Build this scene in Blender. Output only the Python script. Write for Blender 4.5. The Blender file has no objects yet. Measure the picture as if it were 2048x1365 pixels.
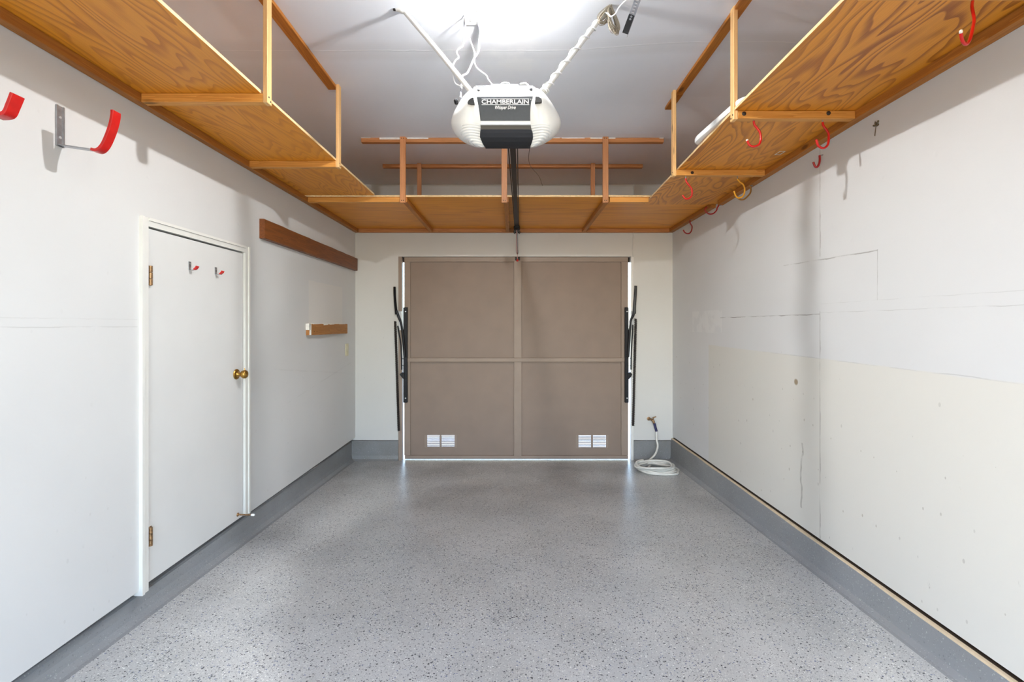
import bpy, bmesh, math, random
from mathutils import Vector, Matrix
random.seed(7)
S = bpy.context.scene
COL = S.collection

# ------------------------------------------------------------------ camera, world, lights, exposure
F_PX, VX, VY, CAM_Z = 950.0, 1026.0, 651.0, 1.424      # focal length and vanishing point in 2048x1365 pixels
cd = bpy.data.cameras.new('camera'); cam = bpy.data.objects.new('camera', cd); COL.objects.link(cam)
cam.location = (0, 0, CAM_Z); cam.rotation_euler = (math.radians(90), 0, 0)
cd.sensor_width = 36.0; cd.lens = F_PX / 2048 * 36.0
cd.shift_x = -(VX - 1024) / 2048; cd.shift_y = -(682.5 - VY) / 2048
cd.clip_start = 0.02
S.camera = cam

w = bpy.data.worlds.new('world'); S.world = w; w.use_nodes = True
bg = w.node_tree.nodes['Background']
sky = w.node_tree.nodes.new('ShaderNodeTexSky'); sky.sky_type = 'NISHITA'; sky.sun_disc = False
sky.sun_elevation = math.radians(50); sky.sun_rotation = math.radians(200)
w.node_tree.links.new(sky.outputs[0], bg.inputs[0]); bg.inputs[1].default_value = 2.2

def light(name, kind, loc, energy, color=(1, 1, 1), rot=(0, 0, 0), **kw):
    d = bpy.data.lights.new(name, kind); d.energy = energy; d.color = color
    for k, v in kw.items(): setattr(d, k, v)
    o = bpy.data.objects.new(name, d); COL.objects.link(o); o.location = loc; o.rotation_euler = rot
    return o
BULB_RADIANCE = 10500.0
light('rear_bulb', 'POINT', (0.10, 0.72, 2.74), 16.5, (1.0, 0.985, 0.955), shadow_soft_size=0.07)
# added soft fill light behind the photographer, set before the invented rear opening
light('rear_fill_light', 'AREA', (0.0, -1.25, 1.45), 11.0, (1.0, 0.99, 0.97),
      rot=(math.radians(90), 0, 0), shape='RECTANGLE', size=2.4, size_y=1.9)
light('sun', 'SUN', (6, 6, 8), 8.0, (1.0, 0.97, 0.92), rot=(math.radians(-4), math.radians(40), 0), angle=math.radians(0.5))
S.view_settings.view_transform = 'Standard'
S.view_settings.look = 'None'
S.view_settings.gamma = 1.0
S.view_settings.exposure = -0.22
S.view_settings.use_curve_mapping = False

# ------------------------------------------------------------------ helpers
def P(px, py, Y):
    return Vector(((px - VX) / F_PX * Y, Y, CAM_Z + (VY - py) / F_PX * Y))
def zat(py, Y): return CAM_Z + (VY - py) / F_PX * Y
def xat(px, Y): return (px - VX) / F_PX * Y
def yat(px, X): return X * F_PX / (px - VX)             # depth of a column of pixels on a wall at X
XL, XR, YB = -1.66, 1.68, 5.0
def floor_z(y): return 0.033 * (YB - y) if y < YB else -0.004 * (y - YB)
def ss(t, a, b):
    t = max(0, min(1, (t - a) / (b - a))); return t * t * (3 - 2 * t)
def ceil_z(x, y): return 2.908 + 0.046 * ss(x, 0.2, 1.0) * (1 - ss(y, 3.15, 3.74))

def c(r, g, b):
    f = lambda v: (v / 255 / 12.92) if v / 255 <= 0.04045 else ((v / 255 + 0.055) / 1.055) ** 2.4
    return (f(r), f(g), f(b), 1)

class NT:
    def __init__(s, name):
        s.m = bpy.data.materials.new(name); s.m.use_nodes = True
        s.t = s.m.node_tree; s.n = s.t.nodes; s.b = s.n['Principled BSDF']
    def link(s, a, b): s.t.links.new(a, b)
    def put(s, sock, v):
        if v is None: return
        if isinstance(v, bpy.types.NodeSocket): s.link(v, sock)
        else: sock.default_value = v
    def node(s, t, **kw):
        n = s.n.new(t)
        for k, v in kw.items(): setattr(n, k, v)
        return n
    def obj(s): return s.node('ShaderNodeTexCoord').outputs['Object']
    def xyz(s, v):
        n = s.node('ShaderNodeSeparateXYZ'); s.link(v, n.inputs[0]); return n.outputs
    def comb(s, x, y, z):
        n = s.node('ShaderNodeCombineXYZ')
        for i, v in enumerate((x, y, z)): s.put(n.inputs[i], v)
        return n.outputs[0]
    def math(s, op, a, b=None, cc=None, clamp=False):
        n = s.node('ShaderNodeMath', operation=op, use_clamp=clamp)
        s.put(n.inputs[0], a); s.put(n.inputs[1], b)
        if cc is not None: s.put(n.inputs[2], cc)
        return n.outputs[0]
    def vmath(s, op, a, b=None):
        n = s.node('ShaderNodeVectorMath', operation=op); s.put(n.inputs[0], a); s.put(n.inputs[1], b); return n.outputs[0]
    def scale(s, v, sc, off=None):
        n = s.node('ShaderNodeMapping'); s.link(v, n.inputs[0]); n.inputs['Scale'].default_value = sc
        if off is not None: s.put(n.inputs['Location'], off)
        return n.outputs[0]
    def noise(s, v, sc=5.0, det=2.0, rough=0.5, dist=0.0, out=0):
        n = s.node('ShaderNodeTexNoise'); s.link(v, n.inputs['Vector'])
        n.inputs['Scale'].default_value = sc; n.inputs['Detail'].default_value = det
        n.inputs['Roughness'].default_value = rough; n.inputs['Distortion'].default_value = dist
        return n.outputs[out]
    def vor(s, v, sc, rnd=1.0, dim='3D'):
        n = s.node('ShaderNodeTexVoronoi', voronoi_dimensions=dim); s.link(v, n.inputs['Vector']); n.inputs['Scale'].default_value = sc
        n.inputs['Randomness'].default_value = rnd
        return n.outputs['Distance'], n.outputs['Color']
    def mapr(s, v, a, b, lo=0.0, hi=1.0, smooth=False):
        n = s.node('ShaderNodeMapRange'); s.put(n.inputs[0], v)
        if smooth: n.interpolation_type = 'SMOOTHSTEP'
        for i, q in enumerate((a, b, lo, hi)): s.put(n.inputs[i + 1], q)
        return n.outputs[0]
    def ramp(s, v, stops):
        n = s.node('ShaderNodeValToRGB'); s.put(n.inputs[0], v); e = n.color_ramp.elements
        while len(e) < len(stops): e.new(0.5)
        for k, (p, col) in zip(e, stops): k.position = p; k.color = col
        return n.outputs[0]
    def mix(s, f, a, b, mode='MIX'):
        n = s.node('ShaderNodeMix', data_type='RGBA', blend_type=mode)
        s.put(n.inputs[0], f); s.put(n.inputs[6], a); s.put(n.inputs[7], b); return n.outputs[2]
    def bump(s, h, strength=0.2, dist=0.01):
        n = s.node('ShaderNodeBump'); n.inputs['Strength'].default_value = strength; n.inputs['Distance'].default_value = dist
        s.link(h, n.inputs['Height']); s.link(n.outputs[0], s.b.inputs['Normal'])
    def set(s, col=None, rough=None, metal=None, **kw):
        s.put(s.b.inputs['Base Color'], col); s.put(s.b.inputs['Roughness'], rough); s.put(s.b.inputs['Metallic'], metal)
        for k, v in kw.items(): s.put(s.b.inputs[k.replace('_', ' ')], v)
        return s.m

def plain(name, col, rough=0.5, metal=0.0, var=0.08, sc=30.0, bump=0.0, **kw):
    n = NT(name); o = n.obj(); f = n.noise(o, sc, 3)
    dark = tuple(x * (1 - var) for x in col[:3]) + (1,); lite = tuple(min(1, x * (1 + var)) for x in col[:3]) + (1,)
    n.set(n.mix(n.mapr(f, 0.3, 0.7), dark, lite), rough, metal, **kw)
    if bump: n.bump(f, bump, 0.002)
    return n.m

# ---- lumber: straight grained stock, grain along one axis
def lumber(name, axis, light_c, dark_c, rough=0.55, paint=0.0):
    n = NT(name); o = n.obj()
    r = n.node('ShaderNodeObjectInfo').outputs['Random']
    off = n.math('MULTIPLY', r, 17.0)
    v = n.vmath('ADD', o, n.comb(off, off, off))
    sc = [26.0, 26.0, 26.0]; sc[axis] = 1.1
    g = n.noise(n.scale(v, tuple(sc)), 1.6, 3, 0.55, 0.6)
    sc2 = [220.0, 220.0, 220.0]; sc2[axis] = 5.0
    fine = n.noise(n.scale(v, tuple(sc2)), 1.0, 2)
    bands = n.math('FRACT', n.math('MULTIPLY', g, 5.0))
    f = n.math('ADD', n.math('MULTIPLY', bands, 0.55), n.math('MULTIPLY', fine, 0.5), clamp=True)
    col = n.mix(f, light_c, dark_c)
    sk = [7.0, 7.0, 7.0]; sk[axis] = 2.6
    kd, kc = n.vor(n.scale(v, tuple(sk)), 1.0)
    knot = n.math('MULTIPLY', n.mapr(kd, 0.05, 0.12, 1, 0, True), 0.75)
    col = n.mix(knot, col, tuple(x * 0.28 for x in dark_c[:3]) + (1,))
    br = n.math('ADD', n.math('MULTIPLY', r, 0.22), 0.89)
    col = n.mix(1.0, col, n.comb(br, br, br), 'MULTIPLY')
    n.set(col, rough)
    n.bump(fine, 0.12, 0.002)
    return n.m

def plywood(name, axis, across, along, k, light_c, dark_c, lowc=0.75):
    n = NT(name); o = n.obj()
    sc = [across, across, across]; sc[axis] = along
    v = n.scale(o, tuple(sc))
    h = n.noise(v, 1.0, 2.2, 0.45, 0.25)
    big = n.mapr(n.noise(n.scale(o, tuple(x * 0.4 for x in sc)), 1.0, 1), 0.35, 0.65, 0.45, 1.0)
    fr = n.math('FRACT', n.math('MULTIPLY', h, k))
    late = n.mapr(fr, 0.35, 0.93, 0, 1, True)
    late = n.math('MULTIPLY', late, n.mapr(fr, 0.93, 1.0, 1, 0))
    late = n.math('MULTIPLY', late, big)
    s2 = [260.0, 260.0, 260.0]; s2[axis] = 5.0
    fine = n.noise(n.scale(o, tuple(s2)), 1.0, 3)
    f = n.math('ADD', n.math('MULTIPLY', late, lowc), n.mapr(fine, 0.35, 0.75, 0.0, 0.3), clamp=True)
    tone = n.noise(o, 1.3, 2)
    base = n.mix(n.mapr(tone, 0.3, 0.7), light_c, tuple(x * 0.84 for x in light_c[:3]) + (1,))
    col = n.mix(f, base, dark_c)
    n.set(col, 0.42)
    n.bump(f, 0.08, 0.002)
    return n.m

# ---- painted wall board, with marks that stay put (seams, old paint, scuffs)
def wall_paint(name, base, kind):
    n = NT(name); o = n.obj(); x, y, z = n.xyz(o)
    big = n.noise(o, 0.9, 3); med = n.noise(o, 6.0, 4, 0.6); fine = n.noise(o, 120.0, 2)
    dk = tuple(q * 0.93 for q in base[:3]) + (1,)
    col = n.mix(n.mapr(big, 0.35, 0.68), dk, base)
    h = n.math('MULTIPLY', fine, 0.12)
    wob = n.math('MULTIPLY', n.math('SUBTRACT', med, 0.5), 0.016)
    def band(v, a, b):
        return n.math('MULTIPLY', n.math('GREATER_THAN', v, a), n.math('LESS_THAN', v, b))
    def line(v, at, half, other, lo, hi, gain=1.0):
        d = n.math('ABSOLUTE', n.math('SUBTRACT', n.math('ADD', v, wob), at))
        m = n.mapr(d, half * 0.4, half, 1, 0)
        m = n.math('MULTIPLY', m, band(other, lo, hi))
        brk = n.mapr(med, 0.38, 0.6, 0.05, 0.9)
        return n.math('MULTIPLY', n.math('MULTIPLY', m, brk), gain)
    lines = []
    u = x if kind == 'back' else y
    if kind == 'right':
        edge = n.math('ADD', n.math('MULTIPLY', y, 0.010), 1.215)
        old = n.math('MULTIPLY', n.mapr(n.math('SUBTRACT', n.math('ADD', z, wob), edge), -0.004, 0.004, 1, 0), n.math('LESS_THAN', y, 4.08))
        col = n.mix(n.math('MULTIPLY', old, 0.85), col, c(208, 205, 196))
        patch = n.math('MULTIPLY', n.math('MULTIPLY', band(y, 3.82, 4.45), band(z, 1.36, 1.55)), n.mapr(med, 0.42, 0.5))
        col = n.mix(n.math('MULTIPLY', patch, 0.45), col, c(222, 222, 220))
        lines += [line(y, 2.60, 0.004, z, 0.25, 1.50, 0.75), line(y, 2.60, 0.003, z, 1.80, 2.40, 0.8),
                  line(z, 1.485, 0.0035, y, 2.60, 3.85, 0.75), line(z, 1.492, 0.002, y, 0.5, 2.60, 0.3),
                  line(n.math('ADD', z, n.math('MULTIPLY', y, -0.03)), 1.705, 0.004, y, 2.19, 2.95, 0.6),
                  line(y, 2.19, 0.003, z, 1.54, 1.775, 0.55), line(z, 1.54, 0.0018, y, 0.6, 2.6, 0.22),
                  line(edge, z, 0.003, y, 0.5, 3.2, 0.25)]
        low = n.mapr(z, 1.1, 1.3, 1, 0)
    elif kind == 'left':
        patch = n.math('MULTIPLY', n.math('MULTIPLY', band(n.math('ADD', y, wob), 3.86, 4.62), band(n.math('ADD', z, wob), 1.44, 1.79)), 1.0)
        col = n.mix(n.math('MULTIPLY', patch, 0.4), col, c(222, 217, 208))
        lines += [line(z, 1.418, 0.003, y, 0.5, 2.1, 0.22), line(z, 1.45, 0.002, y, 0.5, 2.1, 0.14),
                  line(n.math('ADD', z, n.math('MULTIPLY', y, 0.12)), 1.515, 0.006, y, 3.3, 4.9, 0.10),
                  line(n.math('ADD', z, n.math('MULTIPLY', y, -0.14)), 0.36, 0.006, y, 3.5, 4.9, 0.12)]
        low = n.mapr(z, 0.3, 1.3, 0.35, 0.1)
    else:
        low = n.mapr(z, 0.3, 1.6, 0.4, 0.1)
    if kind == 'right':
        yz = n.comb(0.0, n.math('ADD', y, wob), n.math('ADD', z, wob))
        dd = n.node('ShaderNodeVectorMath', operation='DISTANCE'); n.link(yz, dd.inputs[0]); dd.inputs[1].default_value = (0, 2.82, 1.088)
        col = n.mix(n.mapr(dd.outputs['Value'], 0.014, 0.022, 0.85, 0), col, c(138, 116, 84))
        lines += [line(n.math('ADD', y, n.math('MULTIPLY', n.noise(n.scale(o, (0, 0, 1)), 5.0, 2), 0.12)), 2.83, 0.010, z, 0.36, 0.74, 0.5)]
    for m in lines: col = n.mix(m, col, c(96, 88, 78))
    # nail pops, scuffs and chips
    d1, c1 = n.vor(n.comb(u, n.math('MULTIPLY', z, 0.6), 0.0), 9.0, dim='2D')
    r1, r2, r3 = n.xyz(c1)
    spot = n.math('MULTIPLY', n.mapr(d1, n.math('MULTIPLY', r2, 0.042), n.math('ADD', n.math('MULTIPLY', r2, 0.042), 0.014), 1, 0), n.math('GREATER_THAN', r1, 0.5))
    spot = n.math('MULTIPLY', spot, n.math('MULTIPLY', low, n.math('ADD', n.math('MULTIPLY', r3, 0.45), 0.15)))
    col = n.mix(spot, col, n.mix(r3, c(70, 58, 48), c(150, 140, 122)))
    s2 = n.noise(n.scale(o, (9.0, 9.0, 3.0)), 3.0, 5, 0.7)
    scuff = n.math('MULTIPLY', n.mapr(s2, 0.69, 0.76), n.math('MULTIPLY', low, 0.55))
    col = n.mix(scuff, col, c(150, 144, 134))
    pop, _ = n.vor(n.comb(u, z, 0.0), 2.4, dim='2D')
    h = n.math('ADD', h, n.math('MULTIPLY', n.mapr(pop, 0.0, 0.035, 1, 0, True), 0.5))
    h = n.math('ADD', h, n.math('MULTIPLY', big, 1.4))
    n.set(col, 0.6, Specular_IOR_Level=0.3)
    n.bump(h, 0.25, 0.006)
    return n.m

def ceiling_paint():
    n = NT('ceiling_paint'); o = n.obj(); x, y, z = n.xyz(o)
    big = n.noise(o, 1.1, 4, 0.55); med = n.noise(o, 7.0, 3)
    base = n.mix(n.mapr(big, 0.35, 0.65), c(230, 232, 236), c(236, 238, 242))
    wob = n.math('MULTIPLY', n.math('SUBTRACT', med, 0.5), 0.02)
    d = n.math('ABSOLUTE', n.math('SUBTRACT', n.math('ADD', y, wob), 2.565))
    seam = n.mapr(d, 0.002, 0.006, 1, 0); tape = n.mapr(d, 0.05, 0.12, 1, 0, True)
    base = n.mix(n.math('MULTIPLY', tape, 0.5), base, c(222, 222, 223))
    base = n.mix(n.math('MULTIPLY', seam, 0.5), base, c(240, 240, 240))
    patch = n.math('MULTIPLY', n.mapr(n.math('ABSOLUTE', n.math('SUBTRACT', x, 0.0)), 0.10, 0.16, 1, 0), n.mapr(n.math('ABSOLUTE', n.math('SUBTRACT', y, 2.62)), 0.12, 0.24, 1, 0))
    base = n.mix(n.math('MULTIPLY', n.math('MULTIPLY', patch, n.mapr(med, 0.35, 0.6)), 0.8), base, c(238, 238, 238))
    n.set(base, 0.75, Specular_IOR_Level=0.2)
    h = n.math('ADD', n.math('MULTIPLY', big, 1.0), n.math('ADD', n.math('MULTIPLY', tape, 0.25), n.math('MULTIPLY', seam, 0.2)))
    h = n.math('ADD', h, n.math('MULTIPLY', n.noise(n.scale(o, (3, 40, 1)), 2.0, 2), 0.08))
    n.bump(h, 0.3, 0.012)
    return n.m

def floor_epoxy(name, base_a, base_b, chips=1.0, rough=0.3, dim='2D'):
    n = NT(name); o = n.obj()
    big = n.noise(o, 1.6, 4, 0.6); clump = n.noise(o, 4.5, 3, 0.6)
    col = n.mix(n.mapr(big, 0.36, 0.66), base_a, base_b)
    dirt = n.math('MULTIPLY', n.mapr(n.noise(o, 2.7, 3, 0.5), 0.45, 0.85), 0.28)
    col = n.mix(dirt, col, c(118, 116, 106))
    y = n.xyz(o)[1]
    tread = n.math('MULTIPLY', n.math('MULTIPLY', n.mapr(y, 3.4, 4.7), n.mapr(n.noise(o, 2.2, 4, 0.6), 0.3, 0.6, 0.25, 1.0)), 0.55)
    col = n.mix(tread, col, c(104, 101, 95))
    def layer(sc, thr, rad, colr, seed, clumpy=0.25, gain=1.0):
        v = n.scale(o, (1.0, 1.25, 1.0), (seed, seed * 1.7, 0))
        wv = n.vmath('ADD', v, n.scale(n.noise(v, sc * 1.4, 1, out=1), (0.5 / sc,) * 3))
        d, cc = n.vor(wv, sc, dim=dim); r, g, b = n.xyz(cc)
        t = n.math('SUBTRACT', thr, n.math('MULTIPLY', n.mapr(clump, 0.4, 0.7), clumpy))
        m = n.math('MULTIPLY', n.math('GREATER_THAN', r, t), n.math('LESS_THAN', d, n.math('MULTIPLY', n.math('ADD', g, 0.3), rad * 0.86)))
        return n.math('MULTIPLY', m, gain * chips), b
    m, b = layer(230.0, 0.84, 0.42, None, 3.1, 0.10); col = n.mix(n.math('MULTIPLY', m, 0.55), col, c(92, 94, 98))
    m, b = layer(190.0, 0.87, 0.40, None, 9.7, 0.15); col = n.mix(n.math('MULTIPLY', m, 0.7), col, c(226, 226, 218))
    m, b = layer(120.0, 0.91, 0.38, None, 5.3, 0.15); col = n.mix(n.math('MULTIPLY', m, 0.9), col, n.mix(b, c(226, 226, 220), c(240, 240, 236)))
    m, b = layer(105.0, 0.95, 0.36, None, 8.2, 0.07); col = n.mix(n.math('MULTIPLY', m, 0.9), col, n.mix(b, c(70, 84, 130), c(112, 122, 150)))
    m, b = layer(95.0, 0.91, 0.40, None, 1.4, 0.08); col = n.mix(n.math('MULTIPLY', m, 0.93), col, n.mix(b, c(28, 30, 36), c(52, 56, 66)))
    m, b = layer(150.0, 0.90, 0.40, None, 6.6, 0.12); col = n.mix(n.math('MULTIPLY', m, 0.85), col, c(44, 47, 54))
    r = n.mapr(n.noise(o, 9.0, 3), 0.3, 0.7, rough, rough + 0.05)
    n.set(col, r)
    h = n.math('ADD', n.noise(o, 70.0, 2), n.math('MULTIPLY', n.noise(o, 20.0, 2), 0.3))
    n.bump(h, 0.14, 0.004)
    return n.m

def glow(name, col, strength):
    n = NT(name); n.set((0.8, 0.8, 0.8, 1), 0.3)
    n.b.inputs['Emission Color'].default_value = col; n.b.inputs['Emission Strength'].default_value = strength
    return n.m

MAT = dict(
    wall_l=wall_paint('wall_paint_left', c(211, 211, 209), 'left'), wall_r=wall_paint('wall_paint_right', c(211, 211, 210), 'right'),
    wall_b=wall_paint('wall_paint_back', c(208, 207, 202), 'back'), ceil=ceiling_paint(),
    floor=floor_epoxy('speckled_floor_paint', c(184, 186, 185), c(202, 202, 199)),
    kerb=floor_epoxy('kerb_paint', c(134, 136, 138), c(146, 148, 149), 0.25, 0.38, '3D'),
    bare=plain('bare_plaster', c(196, 178, 150), 0.8),
    gap=plain('dark_sill_and_shade', c(58, 44, 30), 0.8),  # dark sill wood, also used as painted shade in the wall gap
    trim=plain('white_gloss_trim', c(222, 221, 215), 0.35, var=0.03, sc=8),
    door=plain('white_door_paint', c(214, 214, 211), 0.38, var=0.025, sc=3),
    ply_y=plywood('plywood_grain_y', 1, 4.6, 0.9, 22.0, c(236, 156, 42), c(178, 100, 16)),
    ply_r=plywood('plywood_bold_grain', 1, 4.2, 1.0, 19.0, c(232, 152, 42), c(152, 82, 14), 0.9),
    ply_x=plywood('plywood_grain_x', 0, 7.0, 0.5, 9.0, c(238, 156, 38), c(184, 104, 14), 0.5),
    ply_edge=plain('plywood_edge', c(222, 190, 140), 0.6, var=0.15, sc=60),
    lx=lumber('lumber_x', 0, c(230, 168, 84), c(188, 120, 44)), ly=lumber('lumber_y', 1, c(190, 124, 48), c(146, 84, 26)),
    lz=lumber('lumber_z', 2, c(232, 192, 132), c(204, 152, 92)), lpink=lumber('fir_post', 2, c(206, 146, 96), c(172, 108, 62)),
    lcx=lumber('fir_cleat', 0, c(200, 138, 84), c(162, 100, 50)),
    dark_board=lumber('old_brown_board', 1, c(132, 74, 26), c(86, 44, 13), 0.5), tan_board=lumber('old_tan_board', 1, c(176, 122, 62), c(138, 88, 38), 0.6),
    flake=plain('old_white_paint', c(226, 222, 212), 0.7, var=0.1, bump=0.3),
    taupe=plain('taupe_door_paint', c(134, 116, 102), 0.55, var=0.05, sc=5, bump=0.05),
    taupe2=plain('taupe_frame_paint', c(143, 126, 112), 0.5, var=0.05, sc=9),
    black=plain('black_steel', c(24, 25, 29), 0.4, 0.5, var=0.3), spring=plain('dark_spring_steel', c(44, 38, 36), 0.5, 0.6, var=0.3, sc=90),
    steel=plain('zinc_steel', c(168, 170, 174), 0.32, 0.9, var=0.15, sc=40), bolt=plain('bright_bolt', c(206, 206, 206), 0.35, 0.6),
    brass=plain('aged_brass', c(170, 132, 66), 0.28, 0.95, var=0.3, sc=60), bronze=plain('worn_bronze', c(150, 118, 84), 0.42, 0.8, var=0.4, sc=120),
    red=plain('red_vinyl', c(190, 22, 17), 0.28, var=0.12), dkred=plain('dark_red_vinyl', c(150, 22, 26), 0.35, var=0.2), yellow=plain('yellow_vinyl', c(214, 150, 30), 0.35, var=0.15),
    olive=plain('dirty_yellow_vinyl', c(150, 104, 32), 0.4, var=0.2),
    white_pl=plain('white_plastic', c(236, 236, 232), 0.3, var=0.02), lens=plain('lens_plastic', c(228, 228, 224), 0.22, var=0.015, sc=6, Subsurface_Weight=0.0),
    grey_pl=plain('grey_panel', c(70, 74, 77), 0.6, var=0.05, sc=80), black_pl=plain('black_panel', c(24, 24, 26), 0.4, var=0.1),
    cord_g=plain('grey_cord', c(150, 150, 160), 0.5), cord_w=plain('white_cord', c(240, 240, 240), 0.45, var=0.02), wire=plain('beige_wire', c(160, 150, 132), 0.5, var=0.35, sc=200),
    strip=plain('brushed_strip', c(204, 205, 204), 0.45, 0.2, var=0.03, sc=60),
    ivory=plain('ivory_plastic', c(206, 200, 168), 0.45), hole=plain('dark_recess', c(14, 13, 12), 0.9), nail=plain('nail_head', c(40, 28, 20), 0.6),
    hose=plain('white_hose', c(214, 212, 203), 0.4, var=0.06), navy=plain('navy_collar', c(34, 34, 78), 0.5), pink=plain('faded_rope', c(186, 140, 136), 0.8),
    letter=plain('white_lettering', c(245, 245, 245), 0.5, var=0.01), concrete=plain('driveway_concrete', c(196, 194, 188), 0.9),
    dry=plain('dry_stem', c(96, 84, 64), 0.9), bulb=glow('lit_bulb_glass', (0.98, 0.985, 1.0, 1), BULB_RADIANCE),
    ribbed=None)
_n = NT('ribbed_lens'); _o = _n.obj(); _x, _y, _z = _n.xyz(_o)
_n.set(c(232, 232, 228), 0.25); _n.bump(_n.math('SINE', _n.math('MULTIPLY', _z, 2 * math.pi / 0.0088)), 0.5, 0.003); MAT['ribbed'] = _n.m

def base_of(parent):
    m = Vector((0, 0, 0)); p = parent
    while p is not None: m += p.location; p = p.parent
    return m
def link(name, me, mat, parent=None, smooth=False):
    """link a world-space mesh as one object; under a parent the vertices become relative to its base"""
    if parent is not None: me.transform(Matrix.Translation(-base_of(parent)))
    if smooth:
        for p in me.polygons: p.use_smooth = True
    for mm in (mat if isinstance(mat, (list, tuple)) else [mat]): me.materials.append(mm)
    o = bpy.data.objects.new(name, me); COL.objects.link(o)
    if parent is not None: o.parent = parent
    return o
def obj(name, bm, mat, parent=None, smooth=False, bevel=0.0):
    if bevel:
        bmesh.ops.bevel(bm, geom=list(bm.edges), offset=bevel, segments=1, affect='EDGES', clamp_overlap=True)
    bmesh.ops.recalc_face_normals(bm, faces=bm.faces)
    me = bpy.data.meshes.new(name); bm.to_mesh(me); bm.free()
    o = link(name, me, mat, parent, smooth)
    if smooth:
        e = o.modifiers.new('edges', 'EDGE_SPLIT'); e.split_angle = math.radians(40)
    return o
def thing(name, loc, label, cat, group=None):
    o = bpy.data.objects.new(name, None); o.location = loc; COL.objects.link(o); o.empty_display_size = 0.05
    return tag(o, label, cat, group)
def tag(o, label, cat, group=None):
    o['label'] = label; o['category'] = cat
    if group: o['group'] = group
    return o
def struct(o, label=None):
    o['kind'] = 'structure'
    if label: o['label'] = label
    return o
def box(bm, x0, x1, y0, y1, z0, z1, mi=0):
    v = [bm.verts.new((x, y, z)) for x in (x0, x1) for y in (y0, y1) for z in (z0, z1)]
    for f in ((0, 1, 3, 2), (4, 6, 7, 5), (0, 4, 5, 1), (2, 3, 7, 6), (0, 2, 6, 4), (1, 5, 7, 3)):
        bm.faces.new([v[i] for i in f]).material_index = mi
def hexa(bm, pts, mi=0):                                  # 4 bottom corners then 4 top corners, same order
    v = [bm.verts.new(p) for p in pts]
    for f in ((3, 2, 1, 0), (4, 5, 6, 7), (0, 1, 5, 4), (1, 2, 6, 5), (2, 3, 7, 6), (3, 0, 4, 7)):
        bm.faces.new([v[i] for i in f]).material_index = mi
def bx(x0, x1, y0, y1, z0, z1):
    bm = bmesh.new(); box(bm, x0, x1, y0, y1, z0, z1); return bm
def smooth_path(pts, sub=5):
    pts = [Vector(p) for p in pts]
    if len(pts) < 3 or sub <= 1: return pts
    out = []
    for i in range(len(pts) - 1):
        p0 = pts[max(i - 1, 0)]; p1 = pts[i]; p2 = pts[i + 1]; p3 = pts[min(i + 2, len(pts) - 1)]
        for k in range(sub):
            t = k / sub
            out.append(0.5 * ((2 * p1) + (p2 - p0) * t + (2 * p0 - 5 * p1 + 4 * p2 - p3) * t * t + (3 * p1 - p0 - 3 * p2 + p3) * t ** 3))
    out.append(pts[-1]); return out
def tube(bm, pts, r, seg=8, sub=5, mi=0, closed=False):
    pts = smooth_path(pts, sub); n = len(pts)
    rr = r if isinstance(r, (list, tuple)) else [r] * n
    if len(rr) != n: rr = [rr[min(len(rr) - 1, int(i / max(n - 1, 1) * (len(rr) - 1) + 0.5))] for i in range(n)]
    up = None; rings = []
    for i, p in enumerate(pts):
        d = (pts[min(i + 1, n - 1)] - pts[max(i - 1, 0)])
        d = d.normalized() if d.length > 1e-9 else Vector((0, 0, 1))
        if up is None: up = d.orthogonal().normalized()
        up = up - d * up.dot(d); up = up.normalized() if up.length > 1e-6 else d.orthogonal().normalized()
        sd = d.cross(up)
        rings.append([bm.verts.new(p + (up * math.cos(a) + sd * math.sin(a)) * rr[i]) for a in (2 * math.pi * k / seg for k in range(seg))])
    for a, b in zip(rings, rings[1:]):
        for k in range(seg):
            f = bm.faces.new((a[k], a[(k + 1) % seg], b[(k + 1) % seg], b[k])); f.material_index = mi
    bm.faces.new(rings[0][::-1]).material_index = mi; bm.faces.new(rings[-1]).material_index = mi
def lathe(bm, origin, axis, prof, seg=20, mi=0):          # prof: (distance along axis, radius)
    ax = Vector(axis).normalized(); u = ax.orthogonal().normalized(); v = ax.cross(u); o = Vector(origin)
    rings = [[bm.verts.new(o + ax * t + (u * math.cos(2 * math.pi * k / seg) + v * math.sin(2 * math.pi * k / seg)) * max(r, 1e-4)) for k in range(seg)] for t, r in prof]
    for a, b in zip(rings, rings[1:]):
        for k in range(seg): bm.faces.new((a[k], a[(k + 1) % seg], b[(k + 1) % seg], b[k])).material_index = mi
    bm.faces.new(rings[0][::-1]).material_index = mi; bm.faces.new(rings[-1]).material_index = mi
def tb(pts, r, **k):
    bm = bmesh.new(); tube(bm, pts, r, **k); return bm
def lt(o, a, prof, seg=20):
    bm = bmesh.new(); lathe(bm, o, a, prof, seg); return bm
def prism(bm, poly, d):                                   # planar polygon (world points) extruded by the vector d
    d = Vector(d); a = [bm.verts.new(Vector(p)) for p in poly]; b = [bm.verts.new(Vector(p) + d) for p in poly]
    n = len(a); bm.faces.new(a[::-1]); bm.faces.new(b)
    for i in range(n): bm.faces.new((a[i], a[(i + 1) % n], b[(i + 1) % n], b[i]))
def pr(poly, d):
    bm = bmesh.new(); prism(bm, poly, d); return bm

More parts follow.
